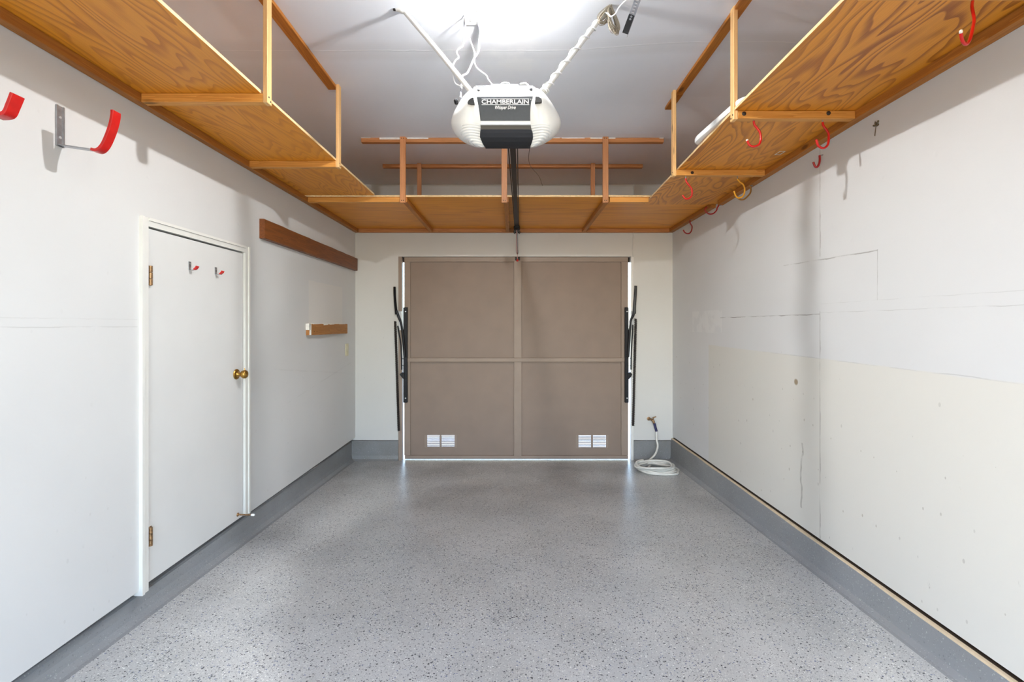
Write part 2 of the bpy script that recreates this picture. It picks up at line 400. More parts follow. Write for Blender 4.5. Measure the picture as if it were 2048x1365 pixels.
# ------------------------------------------------------------------ room shell
Y0 = -1.5
bm = bmesh.new()
hexa(bm, [(-2.0, Y0 - 0.1, floor_z(Y0 - 0.1) - 0.2), (2.0, Y0 - 0.1, floor_z(Y0 - 0.1) - 0.2), (2.0, YB, -0.2), (-2.0, YB, -0.2),
          (-2.0, Y0 - 0.1, floor_z(Y0 - 0.1)), (2.0, Y0 - 0.1, floor_z(Y0 - 0.1)), (2.0, YB, 0), (-2.0, YB, 0)])
hexa(bm, [(-2.0, YB, -0.2), (2.0, YB, -0.2), (2.0, YB + 0.12, -0.2), (-2.0, YB + 0.12, -0.2),
          (-2.0, YB, 0), (2.0, YB, 0), (2.0, YB + 0.12, -0.002), (-2.0, YB + 0.12, -0.002)])
struct(obj('floor', bm, MAT['floor']), 'grey painted concrete floor with scattered black and white flakes')

bm = bmesh.new(); nx, ny = 36, 66
g = [[bm.verts.new((-1.8 + 3.6 * i / nx, Y0 - 0.1 + (YB + 0.2 - Y0) * j / ny, ceil_z(-1.8 + 3.6 * i / nx, Y0 - 0.1 + (YB + 0.2 - Y0) * j / ny))) for i in range(nx + 1)] for j in range(ny + 1)]
t = [[bm.verts.new((v.co.x, v.co.y, 3.15)) for v in (row[0], row[-1])] for row in (g[0], g[-1])]
for j in range(ny):
    for i in range(nx): bm.faces.new((g[j][i], g[j + 1][i], g[j + 1][i + 1], g[j][i + 1]))
bm.faces.new((t[0][0], t[0][1], t[1][1], t[1][0]))
bm.faces.new([t[0][0], t[0][1]] + g[0][::-1]); bm.faces.new([t[1][1], t[1][0]] + g[-1])
bm.faces.new([t[0][0]] + [r[0] for r in g] + [t[1][0]]); bm.faces.new([t[1][1]] + [r[-1] for r in g[::-1]] + [t[0][1]])
struct(obj('ceiling', bm, MAT['ceil'], smooth=False), 'grey white plasterboard ceiling')

DY0, DY1, DZ0, DZ1 = 2.155, 2.925, 0.250, 1.871           # walk door
WBL, WBR = 0.244, 0.253                                   # lower edges of the wall boards
bm = bmesh.new()
box(bm, XL - 0.06, XL, Y0, DY0 - 0.012, WBL, 3.0); box(bm, XL - 0.06, XL, DY1 + 0.012, YB + 0.12, WBL, 3.0)
box(bm, XL - 0.06, XL, DY0 - 0.012, DY1 + 0.012, DZ1 + 0.012, 3.0)
box(bm, XL - 0.20, XL - 0.065, Y0, YB + 0.12, 0.0, 3.0, 1)
struct(obj('wall_left', bm, [MAT['wall_l'], MAT['gap']]), 'white left wall with the door')
bm = bmesh.new(); box(bm, XR, XR + 0.06, Y0, YB + 0.12, WBR, 3.1); box(bm, XR + 0.03, XR + 0.2, Y0, YB + 0.12, 0.0, 3.1, 1)
struct(obj('wall_right', bm, [MAT['wall_r'], MAT['gap']]), 'white right wall with cracked board seams and older cream paint below')
OX0, OX1, OZ = xat(797, YB), xat(1267, YB), zat(513.5, YB)
bm = bmesh.new()
box(bm, XL - 0.1, OX0, YB, YB + 0.06, 0.214, 3.1); box(bm, OX1, XR + 0.1, YB, YB + 0.06, 0.214, 3.1)
box(bm, OX0, OX1, YB, YB + 0.06, OZ, 3.1)
box(bm, XL - 0.1, OX0 - 0.001, YB + 0.03, YB + 0.07, 0.0, 3.1, 1); box(bm, OX1 + 0.001, XR + 0.1, YB + 0.03, YB + 0.07, 0.0, 3.1, 1)
box(bm, OX0, OX1, YB + 0.05, YB + 0.12, OZ + 0.001, 3.1, 1)
struct(obj('wall_back', bm, [MAT['wall_b'], MAT['gap']]), 'white end wall around the garage door')
bm = bmesh.new()                                          # behind the photographer, with a wide opening added to let fill light in
box(bm, XL - 0.1, -1.25, Y0 - 0.06, Y0, 0.1, 3.1); box(bm, 1.25, XR + 0.1, Y0 - 0.06, Y0, 0.1, 3.1)
box(bm, -1.25, 1.25, Y0 - 0.06, Y0, 2.45, 3.1); box(bm, -1.25, 1.25, Y0 - 0.06, Y0, 0.1, 0.45)
struct(obj('wall_front', bm, MAT['wall_b']))

def kerb(name, side, label):
    bm = bmesh.new(); rings = []
    for k in range(27):
        y = Y0 + (YB + 0.05 - Y0) * k / 26; f = floor_z(min(y, YB))
        w1 = random.uniform(-0.002, 0.002)
        if side < 0: prof = [(-1.90, f - 0.1), (-1.90, 0.222), (-1.742, 0.214), (-1.706 + w1, 0.204 + 2 * w1), (-1.698 + w1, 0.196), (-1.700, f + 0.055), (-1.694, f + 0.022), (-1.672, f + 0.004), (-1.64, f - 0.004)]
        else: prof = [(1.90, f - 0.1), (1.90, 0.238), (1.6795, 0.238), (1.668 + w1, 0.236), (1.664, 0.229 + 2 * w1), (1.662, f + 0.06), (1.656, f + 0.024), (1.638, f + 0.004), (1.61, f - 0.004)]
        rings.append([bm.verts.new((x, y, z)) for x, z in prof])
    for a, b in zip(rings, rings[1:]):
        for i in range(len(a)):
            fc = bm.faces.new((a[i], a[(i + 1) % len(a)], b[(i + 1) % len(a)], b[i]))
            if side > 0 and i in (2, 3): fc.material_index = 1
            if side > 0 and i == 1 or side < 0 and i == 1: fc.material_index = 2  # kerb top under the wall board coloured dark, as gap shade
    bm.faces.new(rings[0]); bm.faces.new(rings[-1])
    struct(obj(name, bm, [MAT['kerb'], MAT['bare'], MAT['gap']]), label)
kerb('baseboard_left', -1, 'grey painted concrete kerb under the left wall')
kerb('baseboard_right', 1, 'grey painted concrete kerb under the right wall')
bm = bmesh.new()
for x0, x1 in ((-1.76, OX0 - 0.004), (OX1 + 0.004, 1.76)):
    prism(bm, [(x0, YB + 0.06, -0.05), (x0, YB + 0.06, 0.206), (x0, YB + 0.012, 0.206), (x0, YB + 0.006, 0.198), (x0, YB + 0.004, 0.05), (x0, YB - 0.004, 0.015), (x0, YB - 0.03, 0.001), (x0, YB - 0.05, -0.01)], (x1 - x0, 0, 0))
struct(obj('baseboard_back', bm, MAT['kerb']), 'grey painted kerb either side of the garage door')

# ------------------------------------------------------------------ outside
bm = bx(-9, 9, YB + 0.125, 16, -0.25, -0.03)
struct(obj('driveway', bm, MAT['concrete']), 'pale concrete driveway outside the garage door')

# ------------------------------------------------------------------ walk door, its casing and hardware
d1 = bpy.data.objects.new('door_1', None); COL.objects.link(d1); d1.location = (XL, (DY0 + DY1) / 2, DZ0); struct(d1, 'plain white flush door in the left wall')
obj('door_leaf', bx(XL - 0.045, XL - 0.002, DY0 + 0.003, DY1 - 0.003, DZ0, DZ1 - 0.005), MAT['door'], d1, bevel=0.002)
for py0, py1 in ((531, 571), (1057, 1095)):
    z0, z1 = zat(py1, DY0), zat(py0, DY0)
    h = obj('hinge', bx(XL - 0.003, XL + 0.001, DY0 + 0.002, DY0 + 0.026, z0, z1), MAT['bronze'], d1)
    for k in range(3):
        a, b = z0 + (z1 - z0) * k / 3 + 0.0012, z0 + (z1 - z0) * (k + 1) / 3 - 0.0012
        obj('knuckle', lt((XL + 0.008, DY0 + 0.010, a), (0, 0, 1), [(0, 0.0085), (b - a, 0.0085)], 12), MAT['bronze'], h, smooth=True)
KY, KZ = 2.852, zat(749, 2.852)
kn = obj('door_knob', lt((XL - 0.002, KY, KZ), (1, 0, 0), [(0, 0.031), (0.003, 0.032), (0.007, 0.029), (0.010, 0.016), (0.016, 0.0115), (0.026, 0.011), (0.031, 0.015), (0.037, 0.0215), (0.046, 0.0255), (0.055, 0.0255), (0.062, 0.021), (0.067, 0.012), (0.068, 0.0)], 28), MAT['brass'], d1, smooth=True)
obj('lock_pin', lt((XL + 0.042, KY + 0.012, KZ + 0.024), (0, 0, 1), [(0, 0.003), (0.012, 0.0025)], 8), MAT['brass'], kn)
tr = bpy.data.objects.new('trim_1', None); COL.objects.link(tr); tr.location = (XL, (DY0 + DY1) / 2, DZ0); struct(tr, 'white wooden casing around the door')
CO, CI = 0.046, 0.004
def casing_profile(bm, a0, a1, z0, z1, jamb):            # stepped moulding: flat board and a raised outer bead
    box(bm, XL - 0.03, XL + 0.010, a0, a1, z0, z1)
    if jamb < 0: box(bm, XL - 0.02, XL + 0.016, a0 - 0.001, a0 + 0.014, z0 - 0.001, z1 + 0.001)
    else: box(bm, XL - 0.02, XL + 0.016, a1 - 0.014, a1 + 0.001, z0 - 0.001, z1 + 0.001)
bm = bmesh.new(); casing_profile(bm, DY0 - CO, DY0 - CI, 0.222, DZ1 + 0.040, -1); obj('side_casing', bm, MAT['trim'], tr)
bm = bmesh.new(); casing_profile(bm, DY1 + CI, DY1 + CO + 0.004, 0.250, DZ1 + 0.040, 1); obj('side_casing', bm, MAT['trim'], tr)
bm = bmesh.new(); box(bm, XL - 0.03, XL + 0.010, DY0 - CI, DY1 + CI, DZ1 + 0.002, DZ1 + 0.040); box(bm, XL - 0.02, XL + 0.016, DY0 - CI, DY1 + CI, DZ1 + 0.028, DZ1 + 0.041)
obj('head_casing', bm, MAT['trim'], tr)
SY, SZ = 2.867, zat(1030, 2.867)
t = thing('door_stop', (XL, SY, SZ), 'thin brass rod door stop with white rubber tip at the foot of the white door', 'door stop')
obj('base', lt((XL - 0.003, SY, SZ), (1, 0, 0), [(0, 0.012), (0.004, 0.011), (0.008, 0.006)], 14), MAT['bronze'], t, smooth=True)
obj('rod', lt((XL + 0.004, SY, SZ), (1, 0, -0.02), [(0, 0.0045), (0.078, 0.0045)], 10), MAT['bronze'], t, smooth=True)
obj('rubber_tip', lt((XL + 0.080, SY, SZ - 0.0016), (1, 0, -0.02), [(0, 0.006), (0.004, 0.0075), (0.016, 0.0075), (0.020, 0.005)], 12), MAT['white_pl'], t, smooth=True)

# ------------------------------------------------------------------ garage door (door_2) and the frame it closes against
GY = YB + 0.030
gx = lambda px: xat(px, GY)
gz = lambda py: zat(py, GY)
t = bpy.data.objects.new('door_2', None); COL.objects.link(t); t.location = (0.02, GY + 0.02, 0.006); struct(t, 'taupe painted one piece wooden garage door with framed panels')
L0, R0, TOP, BOT = gx(808.5), gx(1256.5), gz(514.5), 0.007
CX0, CX1 = gx(1028), gx(1043)
MZ0, MZ1 = gz(724), gz(716.5)
vents = [(gx(848), gx(913), gz(897), gz(871)), (gx(1152), gx(1217.5), gz(898.5), gz(871.5))]
mid = (MZ0 + MZ1) / 2; cxm = (CX0 + CX1) / 2
for k, (x0, x1) in enumerate(((L0 + 0.004, cxm), (cxm, R0 - 0.004))):
    obj('upper_panel', bx(x0, x1, GY + 0.020, GY + 0.034, mid, TOP - 0.005), MAT['taupe'], t)
    vx0, vx1, vz0, vz1 = vents[k]; bm = bmesh.new()
    for q in ((x0, x1, vz1, mid), (x0, x1, BOT + 0.01, vz0), (x0, vx0, vz0, vz1), (vx1, x1, vz0, vz1)): box(bm, q[0], q[1], GY + 0.020, GY + 0.034, q[2], q[3])
    obj('lower_panel', bm, MAT['taupe'], t)
obj('top_rail', bx(L0, R0, GY - 0.004, GY + 0.034, gz(524), TOP), MAT['taupe2'], t, bevel=0.002)
obj('bottom_rail', bx(L0 + 0.006, R0, GY - 0.004, GY + 0.034, BOT, gz(912)), MAT['taupe2'], t, bevel=0.003)
obj('stile', bx(L0, gx(820.5), GY, GY + 0.034, gz(911.5), gz(524)), MAT['taupe2'], t, bevel=0.002)
obj('stile', bx(gx(1242.5), R0, GY, GY + 0.034, gz(911.5), gz(524)), MAT['taupe2'], t, bevel=0.002)
obj('stile', bx(CX0, CX1, GY - 0.003, GY + 0.02, gz(912.5), gz(523)), MAT['taupe2'], t, bevel=0.002)
obj('middle_rail', bx(gx(814), gx(1250.5), GY - 0.018, GY + 0.02, MZ0, MZ1), MAT['taupe2'], t, bevel=0.002)
for vx0, vx1, vz0, vz1 in vents:
    bm = bmesh.new(); fw = 0.030; bw = 0.006
    box(bm, vx0, vx0 + fw, GY + 0.024, GY + 0.032, vz0, vz1); box(bm, vx1 - fw + 0.006, vx1, GY + 0.024, GY + 0.032, vz0, vz1)
    box(bm, vx0 + fw, vx1 - fw + 0.006, GY + 0.024, GY + 0.032, vz0, vz0 + bw); box(bm, vx0 + fw, vx1 - fw + 0.006, GY + 0.024, GY + 0.032, vz1 - bw, vz1)
    xm = (vx0 + vx1) / 2; box(bm, xm - 0.010, xm + 0.010, GY + 0.022, GY + 0.034, vz0 + bw, vz1 - bw)
    v = obj('vent_frame', bm, MAT['taupe2'], t)
    for k in range(11):
        z = vz0 + bw + (vz1 - vz0 - 2 * bw) * (k + 0.5) / 11
        bm = bmesh.new(); x0, x1 = vx0 + fw, vx1 - fw + 0.006
        hexa(bm, [(x0, GY + 0.026, z - 0.0016), (x1, GY + 0.026, z - 0.0016), (x1, GY + 0.046, z - 0.012), (x0, GY + 0.046, z - 0.012),
                  (x0, GY + 0.026, z + 0.0022), (x1, GY + 0.026, z + 0.0022), (x1, GY + 0.046, z - 0.0085), (x0, GY + 0.046, z - 0.0085)])
        obj('louver_slat', bm, MAT['taupe2'], v)
fr = bpy.data.objects.new('trim_2', None); COL.objects.link(fr); fr.location = (0.03, YB + 0.05, 0); struct(fr, 'painted wooden jambs of the garage door opening')
obj('left_jamb', bx(OX0 - 0.001, xat(804.5, YB + 0.01), YB - 0.004, YB + 0.066, 0.0, OZ), MAT['taupe2'], fr, bevel=0.002)
obj('right_jamb', bx(xat(1261.5, YB + 0.01), OX1 + 0.001, YB - 0.004, YB + 0.066, 0.0, OZ), MAT['trim'], fr, bevel=0.002)
obj('head_stop', bx(OX0, OX1, YB + 0.062, YB + 0.11, OZ - 0.05, OZ), MAT['hole'], fr)

# ------------------------------------------------------------------ spring and lift arm on each side of the garage door
def lift(name, label, plate, spring, bar, lever, rod, clamp, pins, jamb_plate):
    HY = YB - 0.02
    x0, x1, y0, y1 = plate
    t = thing(name, P((x0 + x1) / 2, y1, HY), label, 'door hardware', 'lift hardware of the garage door')
    q = HY + 0.012
    bm = bmesh.new()
    box(bm, xat(x0, q), xat(x1, q), q, q + 0.034, zat(y1, q), zat(y0, q)); obj('mounting_plate', bm, MAT['black'], t, bevel=0.003)
    for by in (y0 + 8.5, y1 - 9.0):
        p = P((x0 + x1) / 2 + 0.5, by, q); obj('bolt', lt(p + Vector((0, 0.001, 0)), (0, -1, 0), [(0, 0.007), (0.004, 0.0065), (0.005, 0.003)], 10), MAT['bolt'], t)
    a, b = P(*spring[0], HY), P(*spring[1], HY)
    bm = bmesh.new(); n = 60                                # closely wound coil
    pts = []; ax = (b - a); up = ax.orthogonal().normalized(); sd = ax.normalized().cross(up)
    tube(bm, [a, b], 0.0105, 8, 1)
    for k in range(n * 6 + 1):
        an = 2 * math.pi * k / 6; pts.append(a + ax * (k / (n * 6)) + (up * math.cos(an) + sd * math.sin(an)) * 0.0122)
    tube(bm, pts, 0.0040, 4, 1)
    obj('coil_spring', bm, MAT['spring'], t)
    bm = bmesh.new(); tube(bm, [P(*p, HY - 0.006) for p in bar], [0.0135, 0.0145, 0.0155, 0.017], 6, 3)
    tube(bm, [P(*p, HY - 0.018) for p in bar[:2]], 0.006, 6, 1)
    ba = obj('pivot_bar', bm, MAT['black'], t)
    for k in (0.14, 0.92):
        p = P(*bar[0], HY - 0.006).lerp(P(*bar[-1], HY - 0.006), k)
        obj('bolt', lt(p + Vector((-0.013 if bar[0][0] < 1026 else 0.013, -0.004, 0)), (1 if bar[0][0] < 1026 else -1, 0, 0), [(0, 0.006), (0.012, 0.006)], 8), MAT['black'], ba)
    obj('lever_arm', tb([P(*p, HY - 0.008) for p in lever], 0.0125, seg=8, sub=4), MAT['black'], t, smooth=True)
    obj('tension_rod', tb([P(*p, HY - 0.002) for p in rod], 0.0070, seg=8, sub=2), MAT['black'], t, smooth=True)
    bm = bmesh.new(); prism(bm, [P(*p, HY - 0.014) for p in clamp], (0, 0.03, 0)); obj('clamp', bm, MAT['black'], t)
    for (xa, xb, yy) in pins: obj('cross_pin', tb([P(xa, yy, HY), P(xb, yy, HY)], 0.0032, seg=6, sub=1), MAT['black'], t)
    x0, x1, y0, y1 = jamb_plate; q = YB - 0.012
    obj('jamb_bracket', bx(xat(x0, q), xat(x1, q), q, q + 0.012, zat(y1, q), zat(y0, q)), MAT['steel'], t)
    return t
lift('lift_hardware', 'black spring and lift arm left of the garage door', (806.5, 814.5, 615, 806), ((790.5, 643), (797.5, 862)),
     [(789, 574), (789.5, 592), (791, 612), (793, 629)], [(793, 622), (797, 634), (801.5, 645), (804, 658), (807, 684), (809, 715)],
     [(795.5, 652), (798, 668), (802, 692), (803.5, 740)], [(799, 749), (804, 745), (808, 746), (808.5, 760), (806, 758), (801, 752)],
     [(802, 809, 718), (802, 809, 732)], (797, 803.5, 623, 661))
lift('lift_hardware', 'black spring and lift arm right of the garage door, by the hose', (1250, 1257.5, 615, 806), ((1271.5, 638), (1266, 852)),
     [(1271.5, 572), (1270.5, 592), (1269, 612), (1268.5, 628)], [(1268.5, 622), (1266.5, 632), (1261.5, 641), (1260, 655), (1258.5, 684), (1256.5, 715)],
     [(1265.8, 650), (1265, 668), (1262.8, 700), (1262, 740)], [(1264.5, 749), (1261, 745), (1256, 746), (1256, 760), (1258, 759), (1263, 753)],
     [(1256, 1263, 717), (1256, 1263, 732)], (1261.5, 1267, 623, 661))

# ------------------------------------------------------------------ overhead shelves
def nail_pair(parent, pts, normal):
    for p in pts: obj('nail', lt(p, normal, [(0, 0.0042), (0.0012, 0.0036)], 8), MAT['nail'], parent)

# left shelf
t = thing('overhead_shelf', (-1.37, 2.3, 2.398), 'plywood shelf hung from the ceiling along the left wall, over the white door', 'shelf')
ZB = 2.398
LY0 = -0.6
bm = bmesh.new(); hexa(bm, [(XL + 0.001, LY0, 2.437), (-1.135, LY0, 2.437), (-1.078, 3.70, 2.437), (XL + 0.001, 3.70, 2.437),
                            (XL + 0.001, LY0, 2.450), (-1.135, LY0, 2.450), (-1.078, 3.70, 2.450), (XL + 0.001, 3.70, 2.450)])
for f in bm.faces:
    if abs(f.calc_center_median().z - 2.4435) < 0.001: f.material_index = 1
obj('shelf_board', bm, [MAT['ply_y'], MAT['ply_edge']], t)
obj('ledger', bx(XL + 0.0005, XL + 0.038, LY0, YB - 0.002, ZB - 0.001, 2.4365), MAT['ly'], t, bevel=0.002)
for y in (2.07, 2.92, 3.752):
    xe = -1.0905 if y < 3.5 else -0.877
    obj('crossbar', bx(XL + 0.0385, xe, y, y + 0.038, ZB, 2.4365), MAT['lx'], t, bevel=0.002)
for y in (2.07, 2.92):
    obj('post', bx(-1.090, -1.070, y, y + 0.038, ZB - 0.002, ceil_z(-1.08, y) - 0.0005), MAT['lz'], t, bevel=0.002)
    nail_pair(t, [(-1.0695, y + 0.012, ZB + 0.026), (-1.0695, y + 0.027, ZB + 0.012)], (1, 0, 0))
obj('ceiling_cleat', bx(-1.148, -1.0905, 0.9, 2.955, 2.889, 2.9078), MAT['ly'], t, bevel=0.002)

# back shelf
t = thing('overhead_shelf', (0, 4.4, 2.398), 'plywood shelf across the end wall, over the garage door', 'shelf')
bm = bmesh.new(); box(bm, XL + 0.002, XR - 0.002, 3.744, YB - 0.001, 2.437, 2.450)
for f in bm.faces:
    if abs(f.calc_center_median().z - 2.4435) < 0.001: f.material_index = 1
obj('shelf_board', bm, [MAT['ply_x'], MAT['ply_edge']], t)
obj('ledger', bx(XL + 0.042, XR - 0.046, YB - 0.036, YB - 0.0005, ZB - 0.002, 2.4365), MAT['lcx'], t, bevel=0.002)
for a, b in ((-0.875, -0.871), (-0.073, -0.066), (0.722, 0.728)):
    obj('joist', bx(a, a + 0.038, 3.752, YB - 0.037, ZB, 2.4365), MAT['ly'], t, bevel=0.002)
obj('front_beam', bx(0.765, 1.072, 3.752, 3.790, ZB, 2.4365), MAT['lx'], t, bevel=0.002)
for x in (-0.889, -0.090, 0.706):
    obj('post', bx(x, x + 0.044, 3.730, 3.751, ZB - 0.010, 2.9078 - 0.0005), MAT['lpink'], t, bevel=0.002)
    nail_pair(t, [(x + 0.014, 3.7298, ZB + 0.008), (x + 0.029, 3.7298, ZB + 0.008)], (0, -1, 0))
    nail_pair(t, [(x + 0.014, 3.7298, 2.894), (x + 0.029, 3.7298, 2.894)], (0, -1, 0))
bm = bmesh.new(); box(bm, xat(722, 3.752), xat(1328, 3.752), 3.752, 3.790, 2.871, 2.9075)
obj('ceiling_cleat', bm, MAT['lcx'], t, bevel=0.002)
bm = bmesh.new(); x = xat(722, 3.752)
while x < xat(1326, 3.752):
    L_ = random.uniform(0.05, 0.22)
    if random.random() < 0.6: box(bm, x, min(x + L_, xat(1327, 3.752)), 3.7508, 3.753, 2.9075 - random.uniform(0.004, 0.016), 2.9072)
    x += L_ + random.uniform(0.01, 0.1)
o = obj('paint_edge', bm, MAT['flake'], t); o['kind'] = 'stuff'
obj('ceiling_cleat', bx(xat(765, 4.365), xat(1286, 4.365), 4.365, 4.403, 2.876, 2.9075), MAT['lcx'], t, bevel=0.002)
for px in (834, 1182):
    x = xat(px, 4.34); obj('post', bx(x, x + 0.038, 4.343, 4.3645, 2.4505, 2.9075), MAT['lpink'], t, bevel=0.002)

# right shelf
t = thing('overhead_shelf', (1.37, 2.4, 2.41), 'plywood shelf along the right wall with red and yellow hooks below', 'shelf')
def rz(y): return 2.4515 - 0.0186 * max(0.0, y - 2.27)      # the board dips towards the garage door
bm = bmesh.new()
lo = [Vector((x, y, rz(y))) for x, y in ((1.010, -0.6), (XR - 0.001, -0.6), (XR - 0.001, 2.27), (1.058, 2.27), (1.084, 3.92), (XR - 0.001, 3.92))]
up = Vector((0, 0, 0.0125))
for q in ((0, 1, 2, 3), (3, 2, 5, 4)): hexa(bm, [lo[i] for i in q] + [lo[i] + up for i in q])
bm.normal_update()
for f in bm.faces:
    if abs(f.normal.z) < 0.5: f.material_index = 1
bmesh.ops.remove_doubles(bm, verts=bm.verts, dist=1e-5)
obj('shelf_board', bm, [MAT['ply_r'], MAT['ply_edge']], t)
bm = bmesh.new()
for a, b in ((-0.6, 2.27), (2.27, 3.80)):
    za, zb = (2.4515 if a < 2.27 else rz(a)) - 0.0005, rz(b) - 0.0005
    hexa(bm, [(XR - 0.043, a, za - 0.038), (XR - 0.0005, a, za - 0.038), (XR - 0.0005, b, zb - 0.038), (XR - 0.043, b, zb - 0.038),
              (XR - 0.043, a, za), (XR - 0.0005, a, za), (XR - 0.0005, b, zb), (XR - 0.043, b, zb)])
obj('ledger', bm, MAT['ly'], t)
obj('ledger', bx(XR - 0.045, XR - 0.0005, 3.93, YB - 0.002, ZB, 2.4365), MAT['ly'], t, bevel=0.002)
RB = []
for y, xe in ((1.41, 1.05), (2.27, 1.0755), (3.082, 1.0605)):
    zt = min(2.4515, rz(y)) - 0.0005
    cb = obj('crossbar', bx(xe, XR - 0.0435, y, y + 0.038, zt - 0.038, zt - 0.0004), MAT['lx'], t, bevel=0.002); RB.append((y, zt - 0.038, cb))
for y, xe, b in ((2.27, 1.075, RB[1]), (3.082, 1.060, RB[2])):
    obj('post', bx(xe - 0.020, xe, y, y + 0.038, b[1] - 0.003, ceil_z(xe, y) - 0.0005), MAT['lz'], t, bevel=0.002)
    nail_pair(t, [(xe - 0.0205, y + 0.012, b[1] + 0.022), (xe - 0.0205, y + 0.027, b[1] + 0.010)], (-1, 0, 0))
for px, py, k in ((1488, 227.5, 1), (1657, 226.5, 1), (1384.5, 345.5, 2)):
    y = RB[k][0]; p = P(px, py, y)
    obj('knot', lt((p.x, y + 0.001, p.z), (0, -1, 0), [(0, 0.0105), (0.003, 0.010), (0.006, 0.006), (0.007, 0.0)], 14), MAT['nail'], t, smooth=True)
zc = 2.954
obj('ceiling_cleat', bx(1.0605, 1.112, 1.2, 3.10, zc - 0.020, zc - 0.0005), MAT['ly'], t, bevel=0.002)
obj('ceiling_cleat_end', bx(1.0605, 1.112, 3.10, 3.32, zc - 0.023, zc - 0.0035), MAT['ly'], t, bevel=0.002)
# pale staple frame on the underside of the board
sx, sy = xat(1560, 2.80), 2.80; sz = rz(sy) - 0.0008; bm = bmesh.new()
for q in ((-0.017, 0.017, -0.030, -0.025), (-0.017, 0.017, 0.025, 0.030), (-0.017, -0.012, -0.0255, 0.0255), (0.012, 0.017, -0.0255, 0.0255)): box(bm, sx + q[0], sx + q[1], sy + q[2], sy + q[3], sz - 0.0012, sz)
o = obj('staple_frame', bm, MAT['flake'], t); o['kind'] = 'stuff'
# screw left in the ledger
p = P(1731, 214, 2.24); obj('screw', tb([p, p + Vector((-0.016, -0.012, 0.018))], 0.003, sub=1), MAT['nail'], t)

# ------------------------------------------------------------------ white lid lying on the right shelf
bm = bmesh.new()
zl = 2.4645
cor = [(1.032, 2.77), (1.066, 2.20), (1.46, 2.22), (1.43, 2.79)]
poly = []
for i, (x, y) in enumerate(cor):
    a = Vector(cor[i - 1]) - Vector((x, y)); b = Vector(cor[(i + 1) % 4]) - Vector((x, y)); a.normalize(); b.normalize(); R = 0.09
    for k in range(9):
        s = k / 8; p0, p1, p2 = Vector((x, y)) + a * R, Vector((x, y)), Vector((x, y)) + b * R
        poly.append(p0 * (1 - s) ** 2 + p1 * 2 * s * (1 - s) + p2 * s * s)
ctr = sum(poly, Vector((0, 0))) / len(poly)
rings = []
for off, z in ((0.022, zl), (0.004, zl + 0.005), (0.0, zl + 0.014), (0.0, zl + 0.026), (0.006, zl + 0.034), (0.03, zl + 0.037)):
    rings.append([bm.verts.new((p.x + (ctr - p).normalized().x * off, p.y + (ctr - p).normalized().y * off, z)) for p in poly])
for a, b in zip(rings, rings[1:]):
    for i in range(len(a)): bm.faces.new((a[i], a[(i + 1) % len(a)], b[(i + 1) % len(a)], b[i]))
bm.faces.new(rings[0]); bm.faces.new(rings[-1])
tag(obj('storage_tray', bm, MAT['white_pl'], smooth=True), 'white plastic tray with rounded corners lying on the right shelf, overhanging its edge', 'tray')

# ------------------------------------------------------------------ ladder hooks under the right shelf
HG = 'vinyl hooks on the right shelf'
def hook(pts, r, mat, label, screw_to, cat='hook', tip=None):
    t = thing('storage_hook', pts[0], label, cat, HG)
    obj('coated_hook', tb(pts, r, seg=10, sub=6), MAT[mat], t, smooth=True)
    obj('screw_shank', tb([pts[0], screw_to], r * 0.55, seg=8, sub=1), MAT['steel'], t, smooth=True)
    d = (Vector(pts[-1]) - Vector(pts[-2])).normalized(); e = Vector(pts[-1])
    obj('tip_cap', tb([e - d * 0.002, e + d * 0.004, e + d * 0.006], [r * 1.05, r * 1.0, r * 0.5], seg=10, sub=1), MAT[tip or mat], t, smooth=True)
def hang(pxs, y, k=None, dy=0.0):                        # profile read off at the depth of its crossbar; dy twists it in depth
    n = len(pxs); return [P(px, py, y + 0.019 + dy * i / (n - 1)) for i, (px, py) in enumerate(pxs)]
h = hang([(1945, 3), (1944, 14), (1947, 30), (1948.5, 40), (1946, 54), (1943, 68), (1939, 81), (1933, 88.5), (1926.5, 85), (1923, 75), (1922, 64)], 1.41, dy=-0.09)
hook(h, 0.0042, 'red', 'red vinyl hook nearest the camera, under the right shelf at the top right corner', h[0] + Vector((0, 0, 0.02)), tip='flake')
h = hang([(1507.5, 242), (1509, 250), (1514.5, 257), (1520, 265), (1521.5, 279), (1518, 289), (1508, 293.5), (1499, 290), (1494.5, 281)], 2.27)
hook(h, 0.0054, 'red', 'red vinyl hook on the second crossbar of the right shelf, beside its post', h[0] + Vector((0, 0, 0.02)), tip='flake')
h = hang([(1645, 245), (1647, 252), (1653, 260), (1657, 268), (1657, 283), (1654, 292), (1646, 296.5), (1637, 292), (1633, 281)], 2.27, dy=-0.03)
hook(h, 0.0054, 'red', 'red vinyl hook on the second crossbar of the right shelf, next to the wall', h[0] + Vector((0, 0, 0.02)))
h = hang([(1371.5, 357), (1373, 364), (1379, 372), (1383.5, 379), (1383.5, 391), (1378.5, 397), (1371.5, 398), (1366, 392)], 3.082)
hook(h, 0.0056, 'red', 'red vinyl hook on the crossbar of the right shelf farthest from the camera', h[0] + Vector((0, 0, 0.02)))
h = hang([(1475, 358), (1479, 364), (1486, 369), (1489, 377), (1488.5, 387), (1484, 394), (1476, 396), (1471, 391), (1468.5, 384)], 3.082)
hook(h, 0.0050, 'yellow', 'bright yellow vinyl hook under the third crossbar of the right shelf', h[0] + Vector((0, 0, 0.02)))
h = [P(px, py, 3.27) for px, py in ((1499.5, 372), (1501.5, 378), (1500.5, 386), (1495, 393), (1488, 399), (1480.5, 399.5), (1475.5, 396))]
hook(h, 0.0052, 'olive', 'dirty yellow hook on the wall ledger, just behind the bright yellow one', Vector((XR - 0.02, 3.29, h[0].z + 0.006)))
